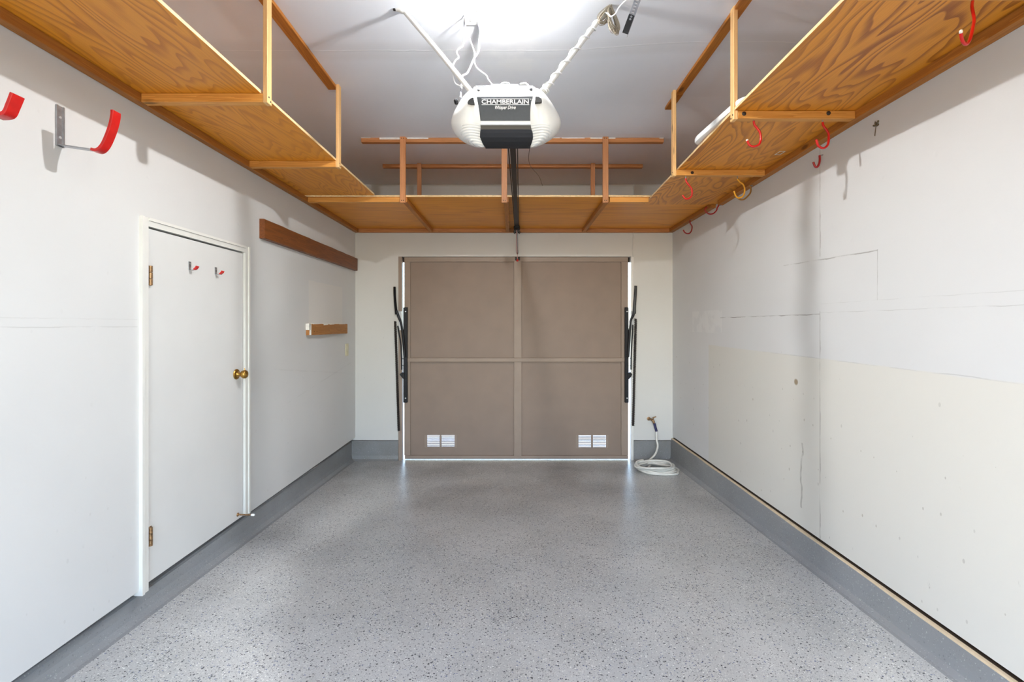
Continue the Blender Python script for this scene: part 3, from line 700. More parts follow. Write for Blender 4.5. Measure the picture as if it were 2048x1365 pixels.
h = [P(px, py, 3.78) for px, py in ((1438, 411), (1434.5, 416), (1433, 421), (1427, 427), (1419, 428.5), (1412, 424), (1410, 418.5), (1413, 414.5))]
hook(h, 0.0052, 'dkred', 'dark red hook lying sideways off the ledger of the right shelf', Vector((XR - 0.02, 3.79, h[0].z + 0.004)))
h = [P(px, py, 4.36) for px, py in ((1380, 441), (1380.5, 447), (1384, 453), (1383, 461), (1379.5, 466.5), (1374, 467.5), (1369.5, 465), (1367, 461))]
hook(h, 0.0056, 'dkred', 'dark red hook in the far right corner by the end wall', Vector((XR - 0.022, 4.372, 2.41)))
h = [P(px, py, 2.575) for px, py in ((1639.2, 311), (1639.5, 320), (1638, 328), (1634.5, 334), (1630, 333), (1627.2, 326))]
hook(h, 0.0056, 'dkred', 'small dark red hook screwed into the right wall above the crack', Vector((XR + 0.008, 2.575, h[0].z + 0.004)))

# ------------------------------------------------------------------ red padded brackets on the left wall and door
BG = 'red padded wall hooks'
def bracket(name, label, y0, wd, prof, plate_z, red_from, th=0.004, group=BG):
    """flat bar bent in the XZ plane: plate on the wall, arm, then a red padded prong"""
    t = thing(name, (XL, y0, plate_z[0]), label, 'hook', group)
    x0 = prof[0][0]
    bm = bmesh.new(); box(bm, x0, x0 + th, y0, y0 + wd, plate_z[0], plate_z[1])
    if wd > 0.02:
        box(bm, x0 + th, x0 + th + 0.003, y0, y0 + 0.005, plate_z[0], plate_z[1]); box(bm, x0 + th, x0 + th + 0.003, y0 + wd - 0.005, y0 + wd, plate_z[0], plate_z[1])
    p = obj('wall_plate', bm, MAT['steel'], t)
    for f in (0.22, 0.72):
        z = plate_z[0] + (plate_z[1] - plate_z[0]) * f
        obj('screw', lt((x0 + th, y0 + wd / 2, z), (1, 0, 0), [(0, wd * 0.19), (0.0025, wd * 0.15), (0.003, 0)], 10), MAT['bolt'], p)
    def strip(pts, w0, w1, t2):
        bm = bmesh.new(); pts = [Vector((a, 0, b)) for a, b in pts]; A = []; 
        for i, q in enumerate(pts):
            d = (pts[min(i + 1, len(pts) - 1)] - pts[max(i - 1, 0)]).normalized(); nrm = Vector((-d.z, 0, d.x)) * t2
            s = i / (len(pts) - 1); ww = w0 + (w1 - w0) * s; yc = y0 + wd / 2
            A.append([bm.verts.new(q + nrm + Vector((0, yc - ww / 2, 0))), bm.verts.new(q + nrm + Vector((0, yc + ww / 2, 0))),
                      bm.verts.new(q - nrm + Vector((0, yc + ww / 2, 0))), bm.verts.new(q - nrm + Vector((0, yc - ww / 2, 0)))])
        for a, b in zip(A, A[1:]):
            for k in range(4): bm.faces.new((a[k], a[(k + 1) % 4], b[(k + 1) % 4], b[k]))
        bm.faces.new(A[0][::-1]); bm.faces.new(A[-1]); return bm
    arm = [prof[0]] + [q for q in prof[1:red_from + 1]]
    obj('arm', strip(arm, wd * 0.8, wd * 0.9, th / 2), MAT['steel'], t)
    sp = [Vector((a, 0, b)) for a, b in prof[red_from:]]; sp = smooth_path(sp, 5)
    obj('red_prong', strip([(q.x, q.z) for q in sp], wd * 1.12, wd * 1.2, th * 1.3), MAT['red'], t, bevel=0.0015)
bracket('wall_bracket', 'large steel wall hook with a long curved red prong, left of the door', 1.722, 0.030,
        [(XL, 2.083), (XL + 0.06, 2.074), (XL + 0.128, 2.064), (XL + 0.150, 2.062), (XL + 0.172, 2.085), (XL + 0.195, 2.140), (XL + 0.206, 2.185), (XL + 0.207, 2.206)], (2.078, 2.226), 2)
bracket('wall_bracket', 'steel wall hook with a short red prong cut by the left picture edge', 1.375, 0.030,
        [(XL, 2.055), (XL + 0.06, 2.046), (XL + 0.150, 2.036), (XL + 0.183, 2.040), (XL + 0.197, 2.066), (XL + 0.210, 2.098)], (2.05, 2.19), 2)
for px, py0, py1, lab in ((377.5, 523, 540, 'small red tipped hook on the white door, nearer its hinges'), (430, 534.5, 549, 'small red tipped hook on the white door, nearer its knob')):
    y = yat(px, XL); za, zb = zat(py1, y), zat(py0, y)
    bracket('door_hook', lab, y, 0.016, [(XL - 0.002, za), (XL + 0.012, za - 0.001), (XL + 0.024, za + 0.002), (XL + 0.034, za + 0.010), (XL + 0.040, za + 0.020)], (za, zb), 2, 0.003)

# ------------------------------------------------------------------ boards and plate on the left wall
def rough_board(name, label, x0, x1, y0, y1, z0, z1, mat, paint):
    t = thing(name, (x0, (y0 + y1) / 2, z0), label, 'board')
    bm = bmesh.new(); n = 22; R = []
    for k in range(n + 1):
        y = y0 + (y1 - y0) * k / n; j = lambda s: random.uniform(-s, s)
        R.append([bm.verts.new(q) for q in ((x0, y, z0), (x1 - 0.003 + j(0.0008), y, z0 + j(0.001)), (x1, y, z0 + 0.003), (x1, y, z1 - 0.004 + j(0.0015)), (x1 - 0.004 + j(0.001), y, z1 + j(0.0015)), (x0, y, z1))])
    for a, b in zip(R, R[1:]):
        for i in range(6): bm.faces.new((a[i], a[(i + 1) % 6], b[(i + 1) % 6], b[i]))
    bm.faces.new(R[0]); bm.faces.new(R[-1][::-1])
    obj('plank', bm, mat, t)
    return t
rough_board('wall_plank', 'long dark brown plank fixed high on the left wall past the door', XL + 0.0003, -1.624, 3.108, 4.962, 1.994, 2.122, MAT['dark_board'], 0)
t = rough_board('wall_block', 'short tan wood block on the left wall with flaking white paint on its end', XL + 0.0003, -1.622, 3.808, 4.655, 1.344, 1.436, MAT['tan_board'], 1)
bm = bmesh.new()                                          # crust of wall paint over its near end and upper edge
box(bm, XL + 0.001, -1.6215, 3.800, 3.8085, 1.386, 1.4375); box(bm, -1.628, -1.6195, 3.800, 3.816, 1.346, 1.4375)
for a, b, h in ((3.83, 3.98, 0.004), (4.05, 4.19, 0.012), (4.18, 4.33, 0.007), (4.42, 4.60, 0.003)):
    hexa(bm, [(XL + 0.001, a, 1.4355), (-1.6212, a + 0.02, 1.436 - h), (-1.6212, b - 0.02, 1.436 - h * 0.6), (XL + 0.001, b, 1.4355),
              (XL + 0.001, a, 1.440), (-1.6208, a + 0.02, 1.4385), (-1.6208, b - 0.02, 1.4385), (XL + 0.001, b, 1.440)])
o = obj('paint_crust', bm, MAT['flake'], t); o['kind'] = 'stuff'
nail_pair(t, [(-1.6219, 3.875, 1.372), (-1.6219, 3.93, 1.372)], (1, 0, 0))
y0, y1 = yat(690.3, XL), yat(696, XL); z0, z1 = zat(712, 4.74), zat(688, 4.74)
t = thing('wall_outlet', (XL, (y0 + y1) / 2, z0), 'small ivory outlet plate on the left wall near the far corner', 'outlet')
obj('cover_plate', bx(XL + 0.0003, XL + 0.006, y0, y1, z0, z1), MAT['ivory'], t, bevel=0.002)
for f in (0.3, 0.7):
    zc_ = z0 + (z1 - z0) * f
    obj('receptacle', bx(XL + 0.006, XL + 0.009, y0 + 0.022, y1 - 0.022, zc_ - 0.013, zc_ + 0.013), MAT['ivory'], t, bevel=0.001)

# ------------------------------------------------------------------ garage door opener
OY = 1.95
t = thing('garage_door_opener', (-0.03, 2.1, 2.15), 'white and grey ceiling mounted garage door opener with a black rail running to the door', 'opener')
def lens(rows, sgn):
    """rows: (py, outer px, inner px, front depth offset); bulges forward between the inner and outer edge, then wraps back"""
    bm = bmesh.new(); G = []
    for py, ox, ix, dy in rows:
        r = []
        for k in range(9):
            u = k / 8; px = ix + (ox - ix) * u
            yy = OY + dy - 0.030 * math.sin(math.pi * min(1, u * 0.62 + 0.12)) + 0.11 * u ** 4
            r.append(P(px, py, yy))
        q = lambda f, Y, xx: P(1012 + (xx - 1012) * f, 235 + (py - 235) * f, Y)
        r.append(q(0.97, OY + dy * 0.5 + 0.15, ox)); r.append(q(0.88, OY + 0.26, ox)); r.append(q(0.80, OY + 0.30, ix))
        G.append([bm.verts.new(q) for q in r])
    for a, b in zip(G, G[1:]):
        for i in range(len(a) - 1):
            f = bm.faces.new((a[i], a[i + 1], b[i + 1], b[i]))
            cz = f.calc_center_median().z
            if cz < zat(256, OY) and i < 6: f.material_index = 1
    bm.faces.new(G[0]); bm.faces.new(G[-1][::-1])
    o = obj('light_lens', bm, [MAT['lens'], MAT['ribbed']], t, smooth=True); o.modifiers.clear()
    m = o.modifiers.new('round', 'SUBSURF'); m.levels = m.render_levels = 2
    return o
Lr = [(176.5, 946, 952.5, 0.05), (180, 939, 952.5, 0.035), (187, 930.5, 953, 0.02), (196, 922.5, 954, 0.01), (207, 916, 956, 0.004), (221, 907.5, 958.5, 0.0), (236, 901.5, 960.5, -0.004),
      (248, 900, 961.2, -0.004), (260, 903, 961.4, 0.008), (272, 910, 960, 0.02), (283, 922.5, 962.5, 0.035), (291, 938, 967, 0.05), (297, 958, 971, 0.07)]
Rr = [(175, 1072, 1066.5, 0.05), (179, 1082, 1066, 0.035), (187, 1090.5, 1065, 0.02), (196, 1098, 1063.5, 0.01), (208, 1106.5, 1061.5, 0.004), (221, 1114.5, 1060.6, 0.0), (236, 1122.5, 1060.4, -0.004),
      (248, 1124, 1060.8, -0.004), (260, 1121, 1063.2, 0.008), (272, 1113.5, 1066, 0.02), (283, 1099, 1065, 0.035), (291, 1084, 1061.5, 0.05), (297, 1062, 1059.5, 0.07)]
lensL, lensR = lens(Lr, -1), lens(Rr, 1)
for L, pts in ((lensL, [(935, 205), (937, 200.5), (941, 197), (945, 195), (947, 195.5), (949, 206), (942, 207)]), (lensR, [(1070, 204), (1071, 193), (1077, 193.5), (1083, 197.5), (1084, 202), (1080, 204)])):
    obj('slot', pr([P(x, y, OY - 0.036) for x, y in pts], (0, 0.02, 0)), MAT['black_pl'], L)
# centre: chassis strip, grey badge panel, white lip, black lower door
pl, prr = 952, 1067
obj('chassis', bx(xat(950, OY + 0.06), xat(1068, OY + 0.06), OY + 0.06, OY + 0.36, zat(294, OY + 0.36), zat(170.5, OY + 0.06)), MAT['steel'], t, bevel=0.004)
bm = bmesh.new(); hexa(bm, [P(951, 194, OY - 0.002), P(1067, 193, OY - 0.002), P(1067, 194, OY + 0.07), P(951, 194, OY + 0.07),
                            P(947, 176, OY + 0.030), P(1071, 175, OY + 0.030), P(1071, 174, OY + 0.07), P(947, 174, OY + 0.07)])
ts = obj('top_strip', bm, MAT['strip'], t, bevel=0.002)
for px, py in ((957.3, 180), (1062, 178.8)):
    obj('screw', lt(P(px, py, OY + 0.021), (0, -1, 0.4), [(0, 0.007), (0.003, 0.0065), (0.004, 0)], 10), MAT['black'], ts)
def sheet(name, pts4, dep, mat):
    bm = bmesh.new(); prism(bm, pts4, dep); return obj(name, bm, mat, t, bevel=0.001)
badge = sheet('badge_panel', [P(953.5, 193.5, OY - 0.003), P(1066, 192.5, OY - 0.003), P(1061.5, 215, OY - 0.006), P(1060.2, 242, OY - 0.010), P(961, 242.5, OY - 0.010), P(958, 216, OY - 0.006)], (0, 0.05, 0), MAT['grey_pl'])
bm = bmesh.new()
pz = [(241.8, -0.010), (243, -0.018), (246, -0.021), (249, -0.020), (251, -0.012), (251.2, 0.04), (241.8, 0.04)]
a = [bm.verts.new(P(960.5, py, OY + d)) for py, d in pz]; b = [bm.verts.new(P(1061, py, OY + d)) for py, d in pz]
for i in range(len(pz)): bm.faces.new((a[i], a[(i + 1) % len(pz)], b[(i + 1) % len(pz)], b[i]))
bm.faces.new(a[::-1]); bm.faces.new(b); obj('white_lip', bm, MAT['white_pl'], t)
rows = [(250.5, 962, 1060.5, -0.012), (259, 961, 1063, -0.008), (266, 960.3, 1065.5, 0.0), (275, 960, 1066, 0.012), (284, 964, 1065, 0.028), (291, 968, 1062, 0.044), (297.5, 971.5, 1060, 0.062)]
bm = bmesh.new(); G = [[bm.verts.new(P(x0, py, OY + d - 0.001)), bm.verts.new(P(x1, py, OY + d - 0.001)), bm.verts.new(P(x1, py, OY + d + 0.03)), bm.verts.new(P(x0, py, OY + d + 0.03))] for py, x0, x1, d in rows]
for p, q in zip(G, G[1:]):
    for i in range(4): bm.faces.new((p[i], p[(i + 1) % 4], q[(i + 1) % 4], q[i]))
bm.faces.new(G[0][::-1]); bm.faces.new(G[-1]); obj('control_cover', bm, MAT['black_pl'], t)
def lettering(body, px0, px1, py0, py1, depth, shear=0.0, bold=0.0):
    cu = bpy.data.curves.new('lettering', 'FONT'); cu.body = body; cu.extrude = 0.01; cu.shear = shear; cu.offset = bold; cu.size = 1.0
    tmp = bpy.data.objects.new('lettering_tmp', cu); COL.objects.link(tmp)
    bpy.context.view_layer.update()
    me = bpy.data.meshes.new_from_object(tmp.evaluated_get(bpy.context.evaluated_depsgraph_get()))
    bpy.data.objects.remove(tmp)
    xs = [v.co.x for v in me.vertices]; ys = [v.co.y for v in me.vertices]
    a, b = P(px0, py1, depth), P(px1, py0, depth)
    for v in me.vertices:
        v.co = Vector((a.x + (v.co.x - min(xs)) / (max(xs) - min(xs)) * (b.x - a.x), depth - v.co.z * 0.06, a.z + (v.co.y - min(ys)) / (max(ys) - min(ys)) * (b.z - a.z)))
    o = link('lettering', me, MAT['letter'], badge); o['kind'] = 'stuff'; return o
lettering('CHAMBERLAIN', 963.2, 1057.5, 199.2, 207.6, OY - 0.0085, bold=0.022)
lettering('Whisper Drive', 990, 1031.5, 211.3, 220.8, OY - 0.0095, shear=0.35, bold=0.012)
bm = bmesh.new()
for py in (197.6, 209.3): p, q = P(963, py + 0.45, OY - 0.0085), P(1058.5, py - 0.45, OY - 0.0085); box(bm, p.x, q.x, OY - 0.0092, OY - 0.0045, p.z, q.z)
o = obj('badge_rule', bm, MAT['letter'], badge)
o = obj('registered_mark', lt(P(1061.5, 198.6, OY - 0.007), (0, -1, 0), [(0, 0.0022), (0.001, 0.0022)], 10), MAT['letter'], badge)
# receiver box, side antenna knob
obj('receiver_box', bx(xat(982, OY + 0.1), xat(1037.5, OY + 0.1), OY + 0.10, OY + 0.16, zat(174.5, OY + 0.1), zat(168, OY + 0.1)), MAT['steel'], t, bevel=0.002)
obj('loop_cord', tb([P(1040, 169, OY + 0.12), P(1050, 167, OY + 0.12), P(1056, 171, OY + 0.12), P(1058, 176, OY + 0.12)], 0.0045), MAT['white_pl'], t, smooth=True)
obj('loop_cord', tb([P(983, 171, OY + 0.12), P(974, 172.5, OY + 0.12), P(966, 176, OY + 0.12)], 0.0035), MAT['black'], t, smooth=True)
obj('loop_cord', tb([P(1002, 168, OY + 0.11), P(1008, 165.3, OY + 0.11), P(1016, 166, OY + 0.11), P(1019, 168, OY + 0.11)], 0.0025), MAT['white_pl'], t, smooth=True)
obj('side_plug', lt(P(915, 203, OY + 0.09), (-1, -0.2, -0.35), [(0, 0.012), (0.010, 0.012), (0.014, 0.008)], 12), MAT['black'], t, smooth=True)
# rail, belt and trolley
RZ = 2.398
ra, rb = Vector((-0.008, 2.22, RZ)), Vector((0.040, 4.86, RZ + 0.002))
d = rb - ra
def along(u, dx=0, dz=0): return ra + d * u + Vector((dx, 0, dz))
bm = bmesh.new()
for x0, x1, z0, z1 in ((-0.016, 0.016, -0.003, 0.003), (-0.004, 0.004, 0.003, 0.032)):
    hexa(bm, [along(0, x0, z0), along(0, x1, z0), along(1, x1, z0), along(1, x0, z0), along(0, x0, z1), along(0, x1, z1), along(1, x1, z1), along(1, x0, z1)])
obj('rail', bm, MAT['black'], t)
for dx in (-0.026, 0.026):
    obj('drive_belt', tb([along(0.02, dx, 0.006), along(0.985, dx * 0.75, 0.006)], 0.0038, seg=6, sub=1), MAT['black'], t)
bm = bmesh.new(); p = along(0.965)
box(bm, p.x - 0.030, p.x + 0.030, p.y - 0.05, p.y + 0.06, p.z - 0.028, p.z + 0.014); box(bm, p.x - 0.022, p.x + 0.026, p.y - 0.11, p.y - 0.05, p.z - 0.020, p.z + 0.010)
tl = obj('trolley', bm, MAT['black'], t, bevel=0.004)
bm = bmesh.new(); p = rb
box(bm, p.x - 0.030, p.x - 0.022, p.y - 0.02, YB - 0.037, p.z - 0.022, p.z + 0.030); box(bm, p.x + 0.022, p.x + 0.030, p.y - 0.02, YB - 0.037, p.z - 0.022, p.z + 0.030)
tube(bm, [(p.x - 0.034, p.y + 0.05, p.z - 0.012), (p.x + 0.034, p.y + 0.05, p.z - 0.012)], 0.012, 10, 1)
obj('header_bracket', bm, MAT['black'], t)
obj('door_arm', tb([P(1034, 440, 4.72), P(1034, 470, 4.84), P(1034.5, 505, 4.99)], 0.0075, seg=8, sub=1), MAT['steel'], t, smooth=True)
bm = bmesh.new(); tube(bm, [P(1034.6, 501, 4.985), P(1034.6, 514, 5.02)], 0.009, 8, 1); box(bm, xat(1030, 5.015), xat(1040, 5.015), 5.005, 5.028, zat(521, 5.015), zat(512, 5.015))
obj('door_bracket', bm, MAT['spring'], t)
rp = obj('release_rope', tb([P(1032.5, 437, 4.70), P(1034, 452, 4.72), P(1033, 470, 4.74), P(1033.5, 495, 4.76), P(1035, 518, 4.78)], 0.0035, seg=6), MAT['pink'], t)
obj('release_knob', lt(P(1034.7, 523.5, 4.78), (0, 0, 1), [(0, 0.004), (0.004, 0.011), (0.018, 0.011), (0.024, 0.006)], 12), MAT['red'], rp, smooth=True)
obj('rope_tag', bx(xat(1031.5, 4.71), xat(1036, 4.71), 4.70, 4.708, zat(452, 4.71), zat(447, 4.71)), MAT['red'], rp)
# hanger straps up to the ceiling
def flat_end(p, dr): return [p, p + Vector(dr)]
sl = [P(941, 183, 2.10), P(935, 175, 2.105), P(880, 107, 2.17), P(816, 31, 2.225), P(808, 22, 2.228), P(793, 18.5, 2.232)]
hs = obj('hanger_strap', tb(sl, [0.0115, 0.0115, 0.0115, 0.012, 0.014, 0.010], seg=10, sub=3), MAT['trim'], t, smooth=True)
obj('bolt', lt(P(791, 18, 2.23), (-1, 0, 0), [(0, 0.009), (0.010, 0.009), (0.012, 0.004)], 8), MAT['spring'], hs)
sr = [P(1087, 184, 2.10), P(1094, 175, 2.105), P(1130, 128, 2.145), P(1175, 70, 2.19), P(1205, 32, 2.218), P(1220, 12, 2.222)]
hs2 = obj('hanger_strap', tb(sr, [0.0115, 0.0115, 0.0115, 0.0115, 0.011, 0.008], seg=10, sub=3), MAT['trim'], t, smooth=True)
sp = smooth_path(sr, 6); n = len(sp); pts = []
def on_strap(u):
    q = u * (n - 1); i = min(int(q), n - 2); return sp[i].lerp(sp[i + 1], q - i)
ax = (sr[4] - sr[0]).normalized(); e1 = ax.orthogonal().normalized(); e2 = ax.cross(e1)
for k in range(181):
    u = k / 180; ang = 2 * math.pi * 9 * u + 0.8 * math.sin(7 * u); r = 0.0135 + 0.003 * math.sin(23 * u) ** 2
    pts.append(on_strap(0.03 + 0.72 * u) + (e1 * math.cos(ang) + e2 * math.sin(ang)) * r)
pts = [P(1084, 179, 2.08), P(1087, 170, 2.09), P(1095, 163, 2.10)] + pts
obj('wrapped_wire', tb(pts, 0.0032, seg=6, sub=1), MAT['cord_w'], hs2, smooth=True)
obj('fine_wire', tb([P(1060, 290, 2.04), P(1058, 306, 2.06), P(1057.5, 320, 2.2), P(1062, 334, 2.5), P(1078, 353, 2.9), P(1085, 372, 3.2)], 0.0011, seg=5), MAT['spring'], t)

# ------------------------------------------------------------------ ceiling electrics
cz_ = 2.908
y0, y1 = 1.484 * 950 / (651 - 27.5), 1.484 * 950 / (651 - 47)
x0, x1 = xat(927.5, y0), xat(973, y1)
t = thing('ceiling_outlet', ((x0 + x1) / 2, (y0 + y1) / 2, cz_), 'white outlet plate on the ceiling above the opener', 'outlet')
obj('cover_plate', bx(x0, x1, y0, y1, cz_ - 0.008, cz_ - 0.0003), MAT['white_pl'], t, bevel=0.002)
xm, ym = (x0 + x1) / 2, (y0 + y1) / 2
for dx in (-0.022, 0.022):
    r = obj('receptacle', bx(xm + dx - 0.016, xm + dx + 0.016, ym - 0.015, ym + 0.015, cz_ - 0.0105, cz_ - 0.008), MAT['white_pl'], t, bevel=0.001)
    for ddy in (-0.006, 0.006):
        obj('slot', bx(xm + dx - 0.008, xm + dx + 0.002, ym + ddy - 0.0012, ym + ddy + 0.0012, cz_ - 0.0110, cz_ - 0.0104), MAT['hole'], r)
t = thing('power_cord', (xm + 0.022, ym, cz_ - 0.02), 'grey power cord hanging from the ceiling outlet to the opener', 'cord')
obj('plug', lt((xm + 0.024, ym, cz_ - 0.0108), (0.02, 0.02, -1), [(0, 0.014), (0.018, 0.015), (0.030, 0.011), (0.046, 0.007), (0.058, 0.0055)], 14), MAT['cord_g'], t, smooth=True)
pl0 = Vector((xm + 0.0255, ym + 0.001, cz_ - 0.066))
obj('cable', tb([pl0, P(960, 68, 2.27), P(958, 85, 2.26), P(957, 103, 2.25), P(948, 118, 2.23), P(938, 140, 2.21), P(933, 148, 2.20), P(925, 152, 2.19), P(923.5, 165, 2.17), P(922.5, 180, 2.13), P(921, 196, 2.08)], 0.0042, seg=8), MAT['cord_g'], t, smooth=True)
t = obj('thin_wire', tb([(x0 - 0.001, y0 + 0.02, cz_ - 0.004), P(926, 40, 2.25), P(925, 60, 2.24), P(928.5, 72, 2.23), P(926.5, 91, 2.21), P(917, 98, 2.20), P(913.5, 105, 2.20), P(917.5, 115, 2.19), P(911, 121, 2.18), P(905.5, 134, 2.16), P(906, 148, 2.15), P(909.5, 164, 2.13), P(916, 170, 2.12), P(928, 173, 2.11), P(941, 174.5, 2.09)], 0.0028, seg=6), MAT['cord_w'], smooth=True)
tag(t, 'kinked thin white wire from the ceiling outlet to the left strap of the opener', 'wire')
t = obj('thin_wire', tb([(x0 + 0.003, y1 - 0.01, cz_ - 0.009), P(931, 55, 2.25), P(938, 73, 2.22), P(944, 90, 2.20), P(949, 106, 2.17), P(948.5, 119, 2.15), P(952, 133, 2.13), P(962, 143, 2.11), P(973, 151, 2.09), P(977, 160, 2.07), P(985, 169.5, 2.06)], 0.0024, seg=6), MAT['cord_w'], smooth=True)
tag(t, 'thin white wire from the ceiling outlet to the box on top of the opener', 'wire')

BX, BY = -0.085, 2.02
t = thing('ceiling_lamp', (BX, BY, cz_), 'bare lit bulb in a white ceiling holder with a pull chain', 'lamp')
obj('lamp_holder', lt((BX, BY, cz_), (0, 0, -1), [(0, 0.062), (0.006, 0.062), (0.016, 0.050), (0.034, 0.030), (0.046, 0.023)], 24), MAT['white_pl'], t, smooth=True)
LZ = cz_ - 0.062
obj('socket', lt((BX, BY, cz_ - 0.040), (0, 0, -1), [(0, 0.020), (0.016, 0.018), (0.0225, 0.0165)], 20), MAT['white_pl'], t, smooth=True)
obj('light_bulb', lt((BX, BY, LZ), (0, 0, -1), [(0.0352, 0.021), (0.0385, 0.0205), (0.042, 0.018), (0.0445, 0.0135), (0.046, 0.007), (0.0463, 0.0)], 24), MAT['bulb'], t, smooth=True)
obj('bulb_collar', lt((BX, BY, LZ), (0, 0, -1), [(0, 0.0165), (0.006, 0.020), (0.014, 0.024), (0.024, 0.0245), (0.031, 0.0235), (0.035, 0.0213)], 24), MAT['white_pl'], t, smooth=True)  # opaque collar added to keep bulb light off the ceiling
p = P(952.6, 21.5, 2.06)
ch = obj('pull_chain', tb([Vector((p.x - 0.003, p.y, cz_ - 0.02)), Vector((p.x, p.y, p.z))], 0.0012, seg=6, sub=1), MAT['spring'], t)
obj('chain_bead', lt(p + Vector((0, 0, 0.004)), (0, 0, -1), [(0, 0.001), (0.002, 0.0032), (0.006, 0.0032), (0.008, 0.001)], 8), MAT['spring'], ch, smooth=True)

# coil of spare wire at the head of the right hanger strap
bm = bmesh.new()
for k in range(46):
    big = k < 30
    cx, top, wd, dp = (1228, 14, 11, 52) if big else (1203, 34, 13, 36)
    cx += random.gauss(0, 2.5); wd *= random.uniform(0.6, 1.15); dp *= random.uniform(0.78, 1.06); lean = (10 if big else -6) * random.uniform(0.6, 1.2)
    yy = 2.215 + random.uniform(-0.022, 0.012); pts = []
    hx, hy = 1219 + random.gauss(0, 1.5), 13 + random.gauss(0, 2)
    for j in range(13):
        a = 2 * math.pi * j / 12
        f = (1 - math.cos(a)) / 2
        pts.append(P(hx + (cx - hx) * f + wd * math.sin(a) * (0.4 + f * 0.6) + lean * f * 0.4, hy + dp * f, yy + 0.012 * math.sin(a)))
    tube(bm, pts, 0.0017, 5, 2)
o = obj('spare_wire_coil', bm, MAT['wire'], smooth=True); tag(o, 'tangled hanging coil of beige wire at the head of the right opener strap', 'wire')
t = obj('thin_wire', tb([P(1209, 24, 2.20), P(1217, 28, 2.18), P(1222, 33, 2.16), P(1231, 27, 2.15), P(1236, 18, 2.15), P(1243, 9, 2.14), P(1256, -4, 2.12), P(1268, -18, 2.11)], 0.0030, seg=6), MAT['cord_w'], smooth=True)
tag(t, 'thin white wire looping past the spare coil at the ceiling', 'wire')
# perforated angle strap hanging from the ceiling
SYy = 2.12
a, b = P(1283, -32, SYy), P(1250.5, 66, SYy); a.z = ceil_z(a.x, SYy) - 0.001
t = thing('perforated_strap', a, 'perforated steel strap with a black lower end hanging from the ceiling', 'strap')
dx = (b - a).normalized(); sd = Vector((dx.z, 0, -dx.x)) * -1
L = (b - a).length; wdt = 0.026
def at_s(u, v, dy=0): return a + dx * (L * u) + sd * (wdt * v) + Vector((0, dy, 0))
bm = bmesh.new()                                         # ladder of rails and bridges leaves real holes
for v0, v1 in ((-0.5, -0.24), (0.24, 0.5)): hexa(bm, [at_s(0, v0), at_s(0.62, v0), at_s(0.62, v1), at_s(0, v1), at_s(0, v0, 0.003), at_s(0.62, v0, 0.003), at_s(0.62, v1, 0.003), at_s(0, v1, 0.003)])
for k in range(9):
    u0, u1 = k * 0.62 / 9, (k + 0.45) * 0.62 / 9
    hexa(bm, [at_s(u0, -0.24), at_s(u1, -0.24), at_s(u1, 0.24), at_s(u0, 0.24), at_s(u0, -0.24, 0.003), at_s(u1, -0.24, 0.003), at_s(u1, 0.24, 0.003), at_s(u0, 0.24, 0.003)])
hexa(bm, [at_s(0, 0.5), at_s(1, 0.5), at_s(1, 0.58), at_s(0, 0.58), at_s(0, 0.5, 0.025), at_s(1, 0.5, 0.025), at_s(1, 0.58, 0.025), at_s(0, 0.58, 0.025)])
obj('perforated_bar', bm, MAT['steel'], t)
bm = bmesh.new(); hexa(bm, [at_s(0.60, -0.52, -0.003), at_s(1, -0.52, -0.003), at_s(1, 0.50, -0.003), at_s(0.60, 0.5, -0.003), at_s(0.60, -0.52, 0.004), at_s(1, -0.52, 0.004), at_s(1, 0.5, 0.004), at_s(0.60, 0.5, 0.004)])
e = obj('black_end', bm, MAT['black_pl'], t)
for k in (0.64, 0.70): obj('rivet', lt(at_s(k, 0, -0.003), (0, -1, 0), [(0, 0.005), (0.002, 0.004)], 8), MAT['steel'], e)

# painted cable down the end wall
o = obj('wall_cable', tb([P(1268, 366, YB - 0.006), P(1268, 400, YB - 0.006), P(1267, 462, YB - 0.006), P(1266.2, 480, YB - 0.005), P(1265.5, 500, YB - 0.004), P(1266.5, 514, YB - 0.006)], 0.0052, seg=8), MAT['wall_b'], smooth=True)
tag(o, 'white painted cable running down the end wall to the garage door corner', 'cable')

# dried sprig stuck to the right wall
t = thing('dried_sprig', (XR - 0.002, 2.19, 2.27), 'tiny dried brown sprig clinging to the right wall below the shelf ledger', 'twig')
W = lambda px, py: Vector((XR - 0.004, yat(px, XR - 0.004), zat(py, yat(px, XR - 0.004))))
obj('stem', tb([W(1749.5, 272), W(1750.5, 262), W(1752, 253), W(1754, 250)], 0.0016, seg=5), MAT['dry'], t)
for q in ([(1751.5, 254), (1751, 248), (1750, 242)], [(1752, 253.5), (1755.5, 250), (1758, 247)], [(1751.5, 252), (1748, 251.5), (1746, 251)], [(1753, 251), (1756, 243), (1757.5, 241)]):
    obj('leaf', tb([W(*p) for p in q], [0.001, 0.0042, 0.001], seg=5), MAT['dry'], t)

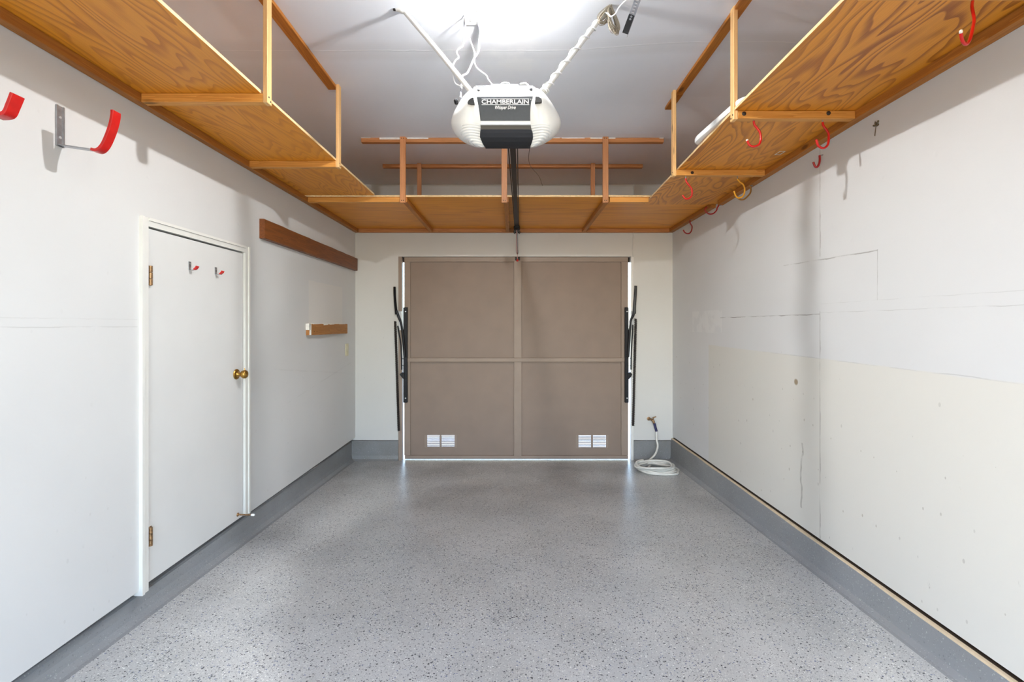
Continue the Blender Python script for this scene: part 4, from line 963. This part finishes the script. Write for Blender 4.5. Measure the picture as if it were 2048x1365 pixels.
# ------------------------------------------------------------------ spigot and hose
sp = P(1297.5, 838, YB)
t = thing('wall_spigot', sp, 'brass spigot on the end wall right of the garage door', 'spigot')
obj('wall_flange', lt(sp, (0, -1, 0), [(0, 0.020), (0.003, 0.020), (0.008, 0.012)], 14), MAT['bronze'], t, smooth=True)
bm = bmesh.new(); tube(bm, [sp + Vector((0, -0.004, 0)), sp + Vector((0.012, -0.035, 0)), sp + Vector((0.026, -0.055, -0.006)), sp + Vector((0.034, -0.06, -0.022)), sp + Vector((0.038, -0.062, -0.034))], [0.011, 0.012, 0.014, 0.012, 0.012], 10, 3)
obj('valve_body', bm, MAT['bronze'], t, smooth=True)
bm = bmesh.new(); q = sp + Vector((0.026, -0.055, 0.0)); tube(bm, [q, q + Vector((0.010, -0.012, 0.024))], 0.004, 8, 1); tube(bm, [q + Vector((-0.006, -0.012, 0.022)), q + Vector((0.030, -0.014, 0.034))], 0.0055, 8, 1)
obj('handle', bm, MAT['bronze'], t, smooth=True)
t = thing('garden_hose', (1.49, 4.62, floor_z(4.62)), 'white garden hose coiled on the floor under the spigot, navy collar at its top', 'hose')
c0 = sp + Vector((0.039, -0.063, -0.036)); c1 = c0 + Vector((0.022, -0.006, -0.082))
obj('collar', tb([c0, c0.lerp(c1, 0.25), c1], [0.014, 0.013, 0.0125], seg=12, sub=2), MAT['navy'], t, smooth=True)
HR = 0.0105
def fl(x, y, k): return Vector((x, y, floor_z(y) + HR + k))
pts = [c1, P(1313.5, 880, 4.92), P(1315.5, 893, 4.90), P(1311, 908, 4.86), P(1301, 919, 4.82), P(1290, 927, 4.74)]
cx, cy = 1.375, 4.60
ctr = fl(cx, cy, 0)
for lap in range(5):
    for j in range(16):
        a = math.radians(115) + 2 * math.pi * j / 16
        rx = 0.168 + 0.014 * math.sin(lap * 2.1) + 0.008 * math.sin(a * 2 + lap); ry = 0.150 + 0.016 * math.cos(lap * 1.7)
        k = max(0.002, 0.052 - lap * 0.0125 + 0.006 * math.sin(3 * a + lap))
        if lap == 0 and j < 2: k = 0.055
        pts.append(fl(cx + rx * math.cos(a) + 0.006 * lap - 0.01, cy + ry * math.sin(a) + 0.004 * math.sin(lap * 3), k))
pts += [fl(cx - 0.10, cy - 0.10, 0.001), fl(cx + 0.02, cy - 0.165, 0.001), fl(cx + 0.15, cy - 0.155, 0.0), fl(1.575, 4.53, 0.0), fl(1.602, 4.60, 0.0), fl(1.585, 4.68, 0.002), fl(1.545, 4.74, 0.008), fl(1.50, 4.77, 0.02)]
obj('tube', tb(pts, HR, seg=10, sub=4), MAT['hose'], t, smooth=True)
obj('end_coupling', tb([pts[-1], pts[-1] + Vector((-0.035, 0.012, 0.004))], 0.014, seg=10, sub=1), MAT['bronze'], t, smooth=True)
